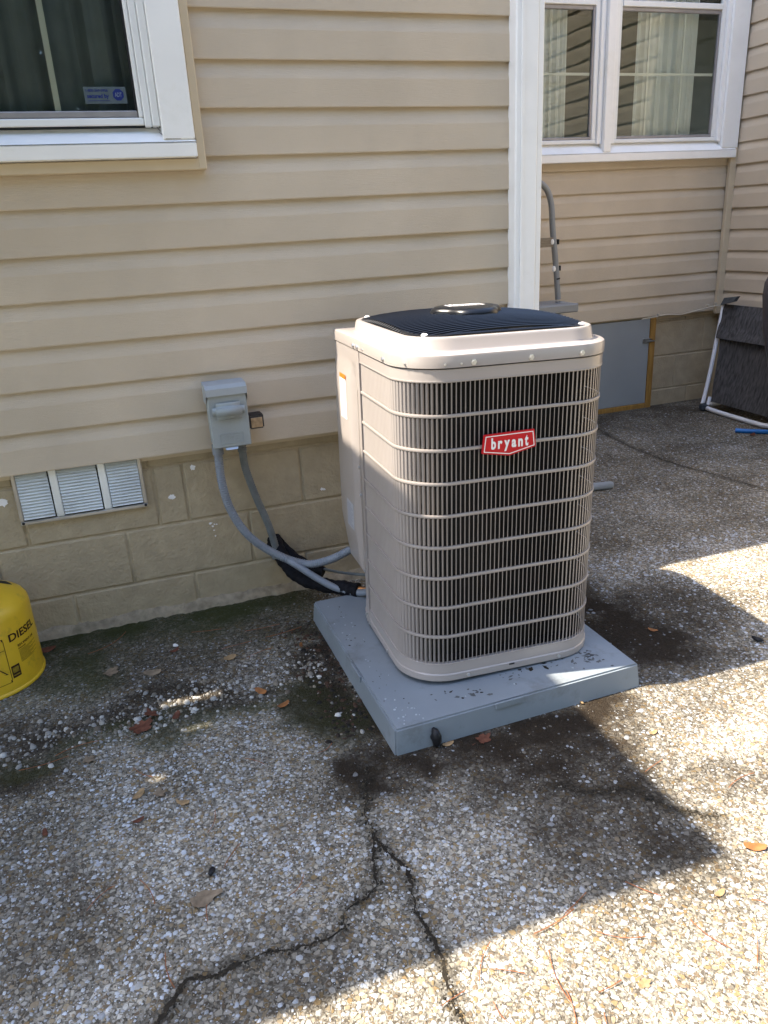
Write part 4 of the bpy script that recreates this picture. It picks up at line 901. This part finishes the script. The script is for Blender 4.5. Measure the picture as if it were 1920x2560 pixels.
tube('copper_pipe', [(.60, 2.305, .093), (.64, 2.266, .093), (.72, 2.19, .093)], .0095, 'copper', ln, 14, .02)
tube('copper_pipe', [(.54, 2.43, .125), (.62, 2.38, .110), (.72, 2.30, .112)], .0050, 'conduit2', ln, 10, .02)
extrude_poly('wall_patch', [(.028 * math.cos(a) * (1 + .3 * math.sin(3 * a)), .045 * math.sin(a)) for a in [i * math.pi / 8 for i in range(16)]], (.420, 2.5606, .180), (1, 0, 0), (0, 0, 1), (0, -1, 0), .004, 'foam', ln)

# ================================================================== YELLOW FUEL CAN
cc = (-.555, 2.36, 0); cr_ = .163
can = empty('fuel_can', cc, 'yellow steel diesel can standing on the mossy patio by the wall', 'fuel can')
lathe('can_body', [(.155, .002), (cr_ + .003, .002), (cr_ + .004, .006), (cr_ + .002, .011), (cr_, .013), (cr_, .232), (.161, .246), (.153, .260), (.140, .270), (.10, .292), (.05, .316), (.034, .322)], cc, 'yellow', can, 72)
lathe('spout_collar', [(.034, .318), (.034, .345), (.030, .352)], cc, 'yellow', can, 32)
tube('handle', [(cc[0] + .05, cc[1] + .02, .312), (cc[0] + .06, cc[1] + .01, .37), (cc[0] - .02, cc[1], .39), (cc[0] - .09, cc[1] - .01, .37), (cc[0] - .08, cc[1] - .01, .300)], .007, 'yellow', can, 10, .01)
def oncan(a0, a1, z0, z1, r=cr_ + .0005):
    return lambda u, v, w: (cc[0] + (r + w) * math.cos(math.radians(a0 + (a1 - a0) * u)), cc[1] + (r + w) * math.sin(math.radians(a0 + (a1 - a0) * u)), z0 + (z1 - z0) * v)
text('lettering', 'DIESEL', 'ink', oncan(-49.5, -9, .165, .190), .0004, can, .02)
text('lettering', 'RECIPIENT DE', 'ink', oncan(-41.5, -16, .139, .146), .0004, can, .01)
text('lettering', 'DANGER', 'ink', oncan(-41.5, -31, .130, .1345), .0004, can, .0)
def canstrip(vs, fs, a0, a1, z0, z1, r=cr_ + .0007):
    n = max(1, int(abs(a1 - a0) / 3)); b = len(vs)
    for i in range(n + 1):
        a = math.radians(a0 + (a1 - a0) * i / n)
        for z in (z0, z1): vs.append((cc[0] + r * math.cos(a), cc[1] + r * math.sin(a), z))
    for i in range(n): fs.append((b + 2 * i, b + 2 * i + 2, b + 2 * i + 3, b + 2 * i + 1))
vs = []; fs = []
for i in range(11): canstrip(vs, fs, -41.5, -14 - 6 * ((i * 7) % 3), .125 - .0038 * i, .1268 - .0038 * i)
raw('small_print', vs, fs, 'ink2', can)
vs = []; fs = []
canstrip(vs, fs, -56.4, -55.8, .048, .178); canstrip(vs, fs, -105, -56.4, .0405, .0420); canstrip(vs, fs, -105, -57, .148, .1495); canstrip(vs, fs, -105, -57.6, .184, .1855)
canstrip(vs, fs, -57.6, -56.2, .0415, .0485); canstrip(vs, fs, -57.6, -56.2, .178, .185)
raw('panel_outline', vs, fs, 'ink', can)
vs = []; fs = []; canstrip(vs, fs, -54.5, -45, .050, .090); raw('symbol_plate', vs, fs, 'ink', can)
vs = []; fs = []; canstrip(vs, fs, -53.5, -46.5, .066, .084, cr_ + .0010); canstrip(vs, fs, -53.5, -46.5, .056, .060, cr_ + .0010); raw('symbol_bars', vs, fs, 'ink2', can)
def cantri(a0, a1, z0, z1):
    vs = []; fs = []; am = (a0 + a1) / 2
    def pt(a, z, r=cr_ + .0007): a = math.radians(a); return (cc[0] + r * math.cos(a), cc[1] + r * math.sin(a), z)
    O = [(a0, z0), (a1, z0), (am, z1)]; cz = (2 * z0 + z1) / 3; I = [(am + (a - am) * .80, cz + (z - cz) * .78) for a, z in O]
    vs = [pt(a, z) for a, z in O + I]
    return vs, [(0, 1, 4, 3), (1, 2, 5, 4), (2, 0, 3, 5)]
vs, fs = cantri(-80, -58.5, .070, .108); raw('hazard_triangle', vs, fs, 'ink', can)
vs = []; fs = []; canstrip(vs, fs, -70.5, -68, .078, .094, cr_ + .0008); raw('flame_mark', vs, fs, 'ink', can)
# dark marks painted on the shoulder
for a0 in (20, 48, 80): 
    pts = []; 
    vs = []; n = 6
    for i in range(n + 1):
        a = math.radians(a0 + 20 * i / n)
        for r, z in ((.128, .2772), (.075, .3062)): vs.append((cc[0] + r * math.cos(a), cc[1] + r * math.sin(a), z))
    raw('shoulder_mark', vs, [(2 * i, 2 * i + 2, 2 * i + 3, 2 * i + 1) for i in range(n)], 'charred', can)

# ================================================================== RECESS THINGS
# A-frame pool ladder leaning in the recess (only its rail, tread strap and tray show)
ly = 3.98
ld = empty('pool_ladder', (2.35, ly, 0), 'grey tubular ladder with white plugs standing against the recessed wall', 'ladder')
tube('rail', [(2.05, ly, 1.33), (2.09, ly, 1.405), (2.19, ly, 1.437), (2.29, ly, 1.434), (2.355, ly, 1.39), (2.385, ly, 1.31), (2.398, ly, 1.18), (2.425, ly, .98), (2.444, ly, .80)], .0165, 'ladder', ld, 14, .012)
tube('rail', [(2.05, ly, 1.33), (2.03, ly, 1.15), (2.00, ly, .80)], .0165, 'ladder', ld, 12, .03)
tube('rail', [(2.444, ly, .79), (2.47, ly, .4), (2.50, ly, .0)], .015, 'ladder', ld, 12, .1)
tube('rail', [(2.00, ly, .79), (1.98, ly, .4), (1.96, ly, .0)], .015, 'ladder', ld, 12, .1)
tube('ferrule', [(2.4335, ly, .920), (2.4345, ly, .912)], .0175, 'gasket', ld, 14)
box('strap', (2.00, ly - .022, 1.092), (2.39, ly - .018, 1.142), 'strap', ld, .001)
box('tray', (1.94, ly - .13, .735), (2.502, ly + .13, .783), 'ladder', ld, .006)
for x, z in ((2.385, 1.118), (2.40, .972)):
    o = lathe('plug', [(.002, -.016), (.009, -.012), (.0115, 0), (.009, .012), (.002, .016)], (0, 0, 0), 'plug', ld, 12); o.matrix_basis = Matrix.Translation((x, ly - .018, z))
for x, z in ((2.432, 1.118), (2.447, .975)): box('bolt', (x - .006, ly - .008, z - .016), (x + .007, ly + .01, z + .012), 'gasket', ld, .002)
# ribbed grip behind the unit
hp = empty('tool_handle', (1.95, 2.96, 0), 'grey tube with a ribbed rubber grip lying behind the air conditioner', 'handle')
tube('tube', [(1.55, 3.05, .017), (1.9, 3.0, .017), (2.05, 2.975, .017)], .011, 'tube_white', hp, 12, .05)
vs = []; fs = []; nn = 32; p0 = Vector((2.035, 2.978, .0195)); p1 = Vector((2.150, 2.958, .0195)); T = (p1 - p0).normalized(); N = Vector((0, 0, 1)); B = T.cross(N)
for t, q in ((0, .8), (.04, 1.0), (.9, 1.0), (1, .75)):
    for i in range(nn):
        a = 2 * math.pi * i / nn; r = .0185 * q * (1 if i % 2 else .9); vs.append(p0.lerp(p1, t) + (N * math.cos(a) + B * math.sin(a)) * r)
for l in range(3):
    for i in range(nn): a = l * nn + i; b = l * nn + (i + 1) % nn; fs.append((a, b, b + nn, a + nn))
fs += [tuple(range(nn - 1, -1, -1)), tuple(range(3 * nn, 4 * nn))]
raw('grip', vs, fs, 'rubber', hp)
# cable along the foot of the siding
cb = tube('cable', [(3.22, RY - .012, .597), (3.30, RY - .024, .604), (3.40, RY - .028, .612), (3.52, RY - .026, .604), (3.66, RY - .030, .622), (3.78, RY - .045, .640), (3.80, 4.15, .645)], .0042, 'wire', None, 8, .012); tag(cb, 'thin beige cable clipped along the bottom edge of the siding', 'cable')
for x, z in ((3.335, .613), (3.725, .640), (3.785, .648)): box('clip', (x - .006, RY - .036, z - .006), (x + .006, RY - .02, z + .010), 'wire', cb, .001, world=False)
# folded sling lounger against the right wall
lc = empty('folding_lounger', (3.60, 3.75, 0), 'folded grey sling lounger with white tube frame leaning at the inner corner', 'lounger')
tube('side_rail', [(3.560, 3.985, .045), (3.62, 4.015, .22), (3.685, 4.05, .46), (3.745, 4.085, .672)], .013, 'tube_white', lc, 12, .03)
tube('side_rail', [(3.585, 3.962, .040), (3.600, 3.968, .09)], .012, 'tube_white', lc, 12)
tube('side_rail', [(3.60, 3.44, .06), (3.69, 3.50, .46), (3.765, 3.53, .66)], .013, 'tube_white', lc, 12, .03)
tube('leg_loop', [(3.68, 3.93, .055), (3.64, 3.985, .032), (3.612, 4.000, .024), (3.585, 3.975, .020), (3.566, 3.90, .018), (3.555, 3.70, .017), (3.548, 3.52, .017), (3.556, 3.44, .017), (3.60, 3.36, .019), (3.68, 3.32, .022)], .0145, 'tube_white', lc, 12, .01)
box('foot_cap', (3.540, 3.955, .0), (3.590, 4.005, .052), 'charcoal', lc, .012, 3)
def sheet(name, c, bow, m, nu=14, nv=10, thick=.004):
    c = [Vector(q) for q in c]; vs = []; fs = []; nrm = (c[1] - c[0]).cross(c[3] - c[0]).normalized()
    for s in (0, 1):
        for j in range(nv + 1):
            for i in range(nu + 1):
                u, v = i / nu, j / nv; p = c[0].lerp(c[1], u).lerp(c[3].lerp(c[2], u), v)
                vs.append(p + nrm * (bow * math.sin(math.pi * u) * (.4 + .6 * math.sin(math.pi * v)) + .003 * math.sin(9 * v + 4 * u) + (thick if s else 0)))
    W = nu + 1; H = (nu + 1) * (nv + 1)
    for j in range(nv):
        for i in range(nu): a = j * W + i; fs.append((a, a + W, a + W + 1, a + 1)); fs.append((H + a, H + a + 1, H + a + W + 1, H + a + W))
    for i in range(nu): fs.append((i, i + 1, H + i + 1, H + i)); a = nv * W + i; fs.append((a, H + a, H + a + 1, a + 1))
    for j in range(nv): a = j * W; fs.append((a, H + a, H + a + W, a + W)); a = j * W + nu; fs.append((a, a + W, H + a + W, H + a))
    return raw(name, vs, fs, m, lc, True)
sheet('sling', [(3.605, 3.955, .060), (3.605, 3.46, .055), (3.720, 3.50, .60), (3.715, 4.045, .60)], -.02, 'sling')
sheet('head_flap', [(3.668, 4.04, .455), (3.668, 3.50, .455), (3.742, 3.53, .665), (3.742, 4.082, .660)], -.008, 'sling')
raw('armrest', [(3.72, 4.09, .655), (3.735, 4.08, .70), (3.70, 3.93, .722), (3.685, 3.94, .690), (3.745, 4.09, .655), (3.76, 4.08, .70), (3.725, 3.93, .722), (3.71, 3.94, .690)], [(0, 1, 2, 3), (7, 6, 5, 4), (0, 4, 5, 1), (1, 5, 6, 2), (2, 6, 7, 3), (3, 7, 4, 0)], 'charcoal', lc)
# covered grill at the frame edge: draped cover with folds
cg = empty('covered_grill', (3.475, 2.98, 0), 'dark grey fabric covered grill standing before the folded lounger', 'grill')
vs = []; fs = []; nn = 72; lv = [(.06, .66), (.15, .70), (.30, .74), (.42, .80), (.52, .88), (.62, .95), (.70, .97), (.80, 1.0), (.87, .985), (.90, .95), (.915, .88), (.92, .5)]
for z, q in lv:
    for i in range(nn):
        a = 2 * math.pi * i / nn; sq = 1 / (abs(math.cos(a)) ** 11 + abs(math.sin(a)) ** 11) ** (1 / 11)
        fold = 1 + .030 * math.sin(9 * a + 3 * z) * (1 - z) + .012 * math.sin(17 * a - 6 * z)
        vs.append((3.475 + .262 * q * sq * fold * math.cos(a), 2.98 + .30 * q * sq * fold * math.sin(a), z + .02 * math.sin(3 * a) * (z < .1)))
for l in range(len(lv) - 1):
    for i in range(nn): a = l * nn + i; b = l * nn + (i + 1) % nn; fs.append((a, b, b + nn, a + nn))
fs.append(tuple(range((len(lv) - 1) * nn, len(lv) * nn)))
raw('cover', vs, fs, 'cover', cg, True)
for sx in (-1, 1):
    for sy in (-1, 1): box('leg', (3.475 + sx * .14 - .012, 2.98 + sy * .17 - .012, 0), (3.475 + sx * .14 + .012, 2.98 + sy * .17 + .012, .5), 'charcoal', cg, .002)
bl = tube('blue_pipe', [(3.345, 3.455, .015), (3.40, 3.40, .015), (3.56, 3.27, .015)], .013, 'blue', None, 14, .03); tag(bl, 'bright blue plastic pipe lying on the patio before the lounger', 'pipe')

# ================================================================== LEAVES, NEEDLES, SCRAPS
def leaf_mesh(kind, seed):
    r = random.Random(seed); n = 40; out = []
    for i in range(n):
        a = 2 * math.pi * i / n
        if kind == 'oak': rad = .62 + .38 * abs(math.cos(2.5 * a)) ** .8 * (1 if math.cos(a) > -.8 else .6) - .12 * (i % 2)
        elif kind == 'lobe': rad = .55 + .45 * max(0, math.cos(1.5 * a)) ** .7
        else: rad = 1 / math.sqrt((math.cos(a) / 1.0) ** 2 + (math.sin(a) / .42) ** 2)
        rad *= r.uniform(.92, 1.06); x, y = rad * math.cos(a), rad * math.sin(a) * (1 if kind == 'oval' else .8); out.append((x, y))
    vs = [(0, 0, .10)]; fs = []
    for x, y in out: vs.append((x * .55, y * .55, .10 + .10 * x * x - .05 * y * y))
    for x, y in out: vs.append((x, y, .06 + .28 * x * x * r.uniform(.5, 1.2) + .12 * math.sin(5 * y) * abs(y)))
    for i in range(n): j = (i + 1) % n; fs += [(0, 1 + i, 1 + j), (1 + i, 1 + n + i, 1 + n + j, 1 + j)]
    zmin = min(v[2] for v in vs); vs = [(a, b, c - zmin) for a, b, c in vs]
    b = len(vs); vs += [(-1.0, -.02, .05), (-1.45, -.03, .02), (-1.45, .03, .02), (-1.0, .02, .05)]; fs.append((b, b + 1, b + 2, b + 3))
    return vs, fs
def leaf(kind, x, y, s, rz, m, label, seed, tilt=0.0):
    vs, fs = leaf_mesh(kind, seed); z = .0052
    R_ = Matrix.Rotation(rz, 3, 'Z') @ Matrix.Rotation(tilt, 3, 'X'); pts = [R_ @ (Vector(v) * s) for v in vs]; zm = min(p.z for p in pts)
    me = bpy.data.meshes.new('fallen_leaf'); me.from_pydata([(p.x, p.y, p.z - zm) for p in pts], [], fs); me.update(); me.polygons.foreach_set('use_smooth', [True] * len(me.polygons)); me.materials.append(M[m])
    o = bpy.data.objects.new('fallen_leaf', me); o.location = (x, y, z - .002); COL.objects.link(o); return tag(o, label, 'leaf', 'fallen leaves on the patio')
leaf('oak', -.116, 1.887, .040, .6, 'leaf_red', 'large red-brown lobed oak leaf on the gravel line', 1)
leaf('oak', -.085, 1.935, .026, 2.0, 'leaf_red', 'curled red-brown leaf overlapping the large oak leaf', 2, .3)
leaf('lobe', -.018, 1.243, .036, -.35, 'leaf_grey', 'grey-brown three lobed leaf alone on the pebbled concrete', 3)
leaf('oval', -.134, 1.611, .021, .9, 'leaf_tan', 'pale tan broken leaf on the pebbled concrete', 4)
leaf('oak', -.086, 1.595, .020, 1.5, 'leaf_grey', 'grey-brown oak leaf beside the pale tan broken leaf', 5)
leaf('lobe', -.036, 1.540, .018, 2.3, 'leaf_tan', 'small tan lobed leaf beside the grey-brown oak leaf', 6)
leaf('oval', .225, 1.923, .022, -.9, 'leaf_orange', 'bright orange leaf among white gravel near the pad', 7, .3)
leaf('oval', .271, 1.834, .020, .4, 'leaf_orange', 'orange-brown leaf at the mossy end of the gravel line', 8)
leaf('oval', .168, 2.149, .021, .2, 'leaf_tan', 'golden leaf standing slightly on edge by the gravel', 9, .5)
leaf('oak', -.191, 2.222, .030, .8, 'leaf_grey', 'dark grey oak leaf on damp concrete near the can', 10)
leaf('oval', -.069, 2.161, .028, -.1, 'leaf_grey', 'long grey-brown leaf with raised tip on damp concrete', 11, .2)
leaf('oval', -.138, 1.522, .014, .3, 'leaf_red', 'small dull red leaf below the pale tan broken leaf', 12)
leaf('oval', -.342, 1.564, .014, 1.7, 'leaf_red', 'small red leaf alone on the far left concrete', 13)
leaf('oval', .007, 2.275, .018, .5, 'leaf_red', 'small red-brown leaf on mossy concrete below the wall', 14)
leaf('oval', -.390, 2.454, .028, .1, 'leaf_red', 'brown leaf tucked between the yellow can and the wall', 15, .2)
leaf('oval', .393, 2.131, .014, 1.2, 'leaf_orange', 'small orange leaf on dark soil beside the pad', 16, .5)
leaf('oval', 1.129, 1.327, .014, .1, 'leaf_tan', 'small tan leaf on the sunlit concrete beyond the shade corner', 17)
leaf('oval', 1.080, .933, .024, -.5, 'leaf_orange', 'long orange leaf on sunlit concrete right of the shade corner', 18)
leaf('oval', .931, .867, .014, .2, 'leaf_tan', 'small brown leaf on sunlit concrete below the shade corner', 19)
leaf('oak', .679, .764, .013, .0, 'leaf_tan', 'tan toothed leaf on the sunlit foreground concrete', 20)
leaf('oval', .734, .740, .011, 1.9, 'leaf_grey', 'small grey leaf beside the tan toothed leaf in the sun', 21)
leaf('oval', 1.458, 1.755, .016, -.9, 'leaf_orange', 'brown leaf in the shadow right of the air conditioner', 22)
leaf('oak', .72, 1.475, .026, .3, 'leaf_red', 'dark red leaf flattened along the front of the pad', 23)
leaf('oval', .628, 1.492, .016, .1, 'leaf_tan', 'small tan leaf by the black scrap at the pad front', 24)
leaf('oval', -.02, 1.90, .020, 1.1, 'leaf_red', 'red leaf caught in the gravel left of the orange leaf', 25, .3)
leaf('oak', -.25, 1.80, .020, 2.1, 'leaf_grey', 'grey leaf scrap below the gravel line', 26)
leaf('oval', 3.38, 3.36, .030, .4, 'leaf_red', 'rust brown leaf beside the blue pipe', 27)
def lump(name, x, y, s, m, label, cat, seed):
    r = random.Random(seed); bm = bmesh.new(); bmesh.ops.create_icosphere(bm, subdivisions=2, radius=1)
    for v in bm.verts:
        k_ = r.uniform(.75, 1.2); v.co = Vector((v.co.x * s[0] * k_, v.co.y * s[1] * k_, v.co.z * s[2] * k_))
    zm = min(v.co.z for v in bm.verts)
    for v in bm.verts: v.co.z -= zm
    o = bm_obj(name, bm, m, None, True); o.location = (x, y, .002); o.rotation_euler = (0, 0, r.uniform(0, 3)); return tag(o, label, cat)
lump('black_scrap', .598, 1.500, (.013, .018, .026), 'charred', 'crumpled black rubber scrap at the front foot of the pad', 'scrap', 1)
lump('black_pellet', .001, 1.299, (.013, .007, .006), 'charred', 'small shiny black pellet near the grey three lobed leaf', 'pellet', 2)
lump('dark_clod', 1.702, 1.574, (.018, .010, .007), 'charred', 'dark clod on the concrete in the unit shadow edge', 'clod', 3)
lump('wood_chip', 1.035, 1.512, (.012, .004, .003), 'leaf_tan', 'tan wood chip touching the pad front edge', 'wood chip', 4)
lump('white_pebble', .012, 2.300, (.010, .006, .005), 'print_white', 'single larger white stone on mossy concrete', 'stone', 6)
rr = random.Random(21)
def needle(x, y, L, a, i, bend):
    pts = []
    for t in range(7):
        u = t / 6 - .5; pts.append((L * u, bend * L * (u * u * 4 - 1) * .25, .0012 + .004 * abs(u)))
    vs, fs = tube_data(pts, .0008, 5); me = bpy.data.meshes.new('pine_needle'); me.from_pydata([tuple(v) for v in vs], [], fs); me.update(); me.materials.append(M['needle'])
    o = bpy.data.objects.new('pine_needle', me); o.location = (x, y, .0030); o.rotation_euler = (0, 0, a); COL.objects.link(o)
    tag(o, 'dry reddish pine needle on the sunlit concrete' if y < .94 or x > 1.0 else 'dry reddish pine needle on the damp mossy concrete beside the wall' if y > 2.0 else 'dry reddish pine needle along the loose gravel line' if y > 1.75 else 'dry reddish pine needle on the shaded pebbled concrete', 'pine needle', 'dry pine needles scattered on the patio')
sp_ = [(.44, .90, .09, .9), (.47, .87, .06, 2.6), (.60, .93, .10, .2), (.66, .95, .07, .4), (.55, .83, .10, 1.4), (.53, .76, .09, 1.2), (.70, .86, .09, -.5), (.80, .93, .07, -.9), (.62, .78, .05, .1), (.85, .80, .08, 1.9), (.43, .80, .06, 1.9), (.36, .86, .05, .2), (.90, .74, .07, .8), (.58, .70, .09, 1.5), (-.13, 1.30, .08, 1.9), (.05, 1.33, .07, .9), (-.10, 1.10, .08, 1.7), (-.22, 1.32, .07, .7), (.16, 1.20, .06, .8), (-.12, 1.69, .07, -.9), (.02, 1.45, .07, 1.2), (-.36, 1.83, .12, .1), (-.28, 1.86, .11, .2), (.20, 2.22, .10, .1), (.30, 2.30, .12, .0), (.26, 2.14, .09, .3), (-.2, 2.42, .16, .7), (1.05, 1.22, .07, .3), (1.20, 1.10, .09, .2), (1.0, .80, .08, 2.2), (.15, 1.62, .06, -.8), (.33, 1.60, .05, .5), (.12, 2.36, .10, -.2), (.36, 2.24, .13, .15), (-.02, 1.20, .04, 1.5)]
for i, (x, y, L, a) in enumerate(sp_): needle(x, y, L, a, i, rr.uniform(-.5, .5))

# ================================================================== TREES behind the camera: what the panes and glossy paint mirror
def crown_mesh(seed, n=9000):
    r = np.random.default_rng(seed); cl = r.normal(0, 1, (26, 3)) * np.array([1.5, 1.5, 1.3]); ix = r.integers(0, 26, n)
    c = cl[ix] + r.normal(0, .5, (n, 3)); a = r.normal(0, 1, (n, 3)); a /= np.linalg.norm(a, axis=1)[:, None]; b = np.cross(a, r.normal(0, 1, (n, 3))); b /= np.linalg.norm(b, axis=1)[:, None]
    s = r.uniform(.10, .22, (n, 1)); v = np.stack([c - a * s, c + b * s * .5, c + a * s, c - b * s * .5], 1).reshape(-1, 3)
    return np_mesh('crown', v, np.arange(4 * n).reshape(n, 4), M['foliage'])
cm_ = crown_mesh(3)
tv, tf = tube_data(catmull([(0, 0, -.1), (.05, .02, 1.2), (-.05, .05, 2.6), (.1, 0, 4.2)], .3), lambda s: .19 - .035 * s, 10)
tm = bpy.data.meshes.new('trunk'); tm.from_pydata([tuple(v) for v in tv], [], tf); tm.update(); tm.materials.append(M['bark'])
for i, (x, y, s, lab) in enumerate(((-7.5, -7.5, 1.1, 'leafy tree beyond the patio at its far west side'), (-3.2, -9.5, 1.25, 'tall leafy tree beyond the patio opposite the sticker window'), (1.5, -10.5, 1.15, 'leafy tree beyond the patio opposite the unit'), (6.0, -9.0, 1.3, 'broad leafy tree beyond the patio opposite the recess'), (10.0, -6.0, 1.1, 'leafy tree beyond the patio at its far east side'), (-5.2, -12.5, 1.6, 'tallest leafy tree rising behind the row beyond the patio'), (-1.0, -12.0, 1.5, 'leafy tree filling the gap behind the row beyond the patio'), (-10.5, -10.0, 1.5, 'leafy tree at the outer western end of the row'))):
    e = empty('tree', (x, y, -.09), lab, 'tree', 'trees beyond the patio', (0, 0, i * 1.3))
    e.scale = (s, s, s)
    t_ = bpy.data.objects.new('trunk', tm); put(t_, e, False)
    c_o = bpy.data.objects.new('crown', cm_); c_o.location = (0, 0, 4.4); put(c_o, e, False)
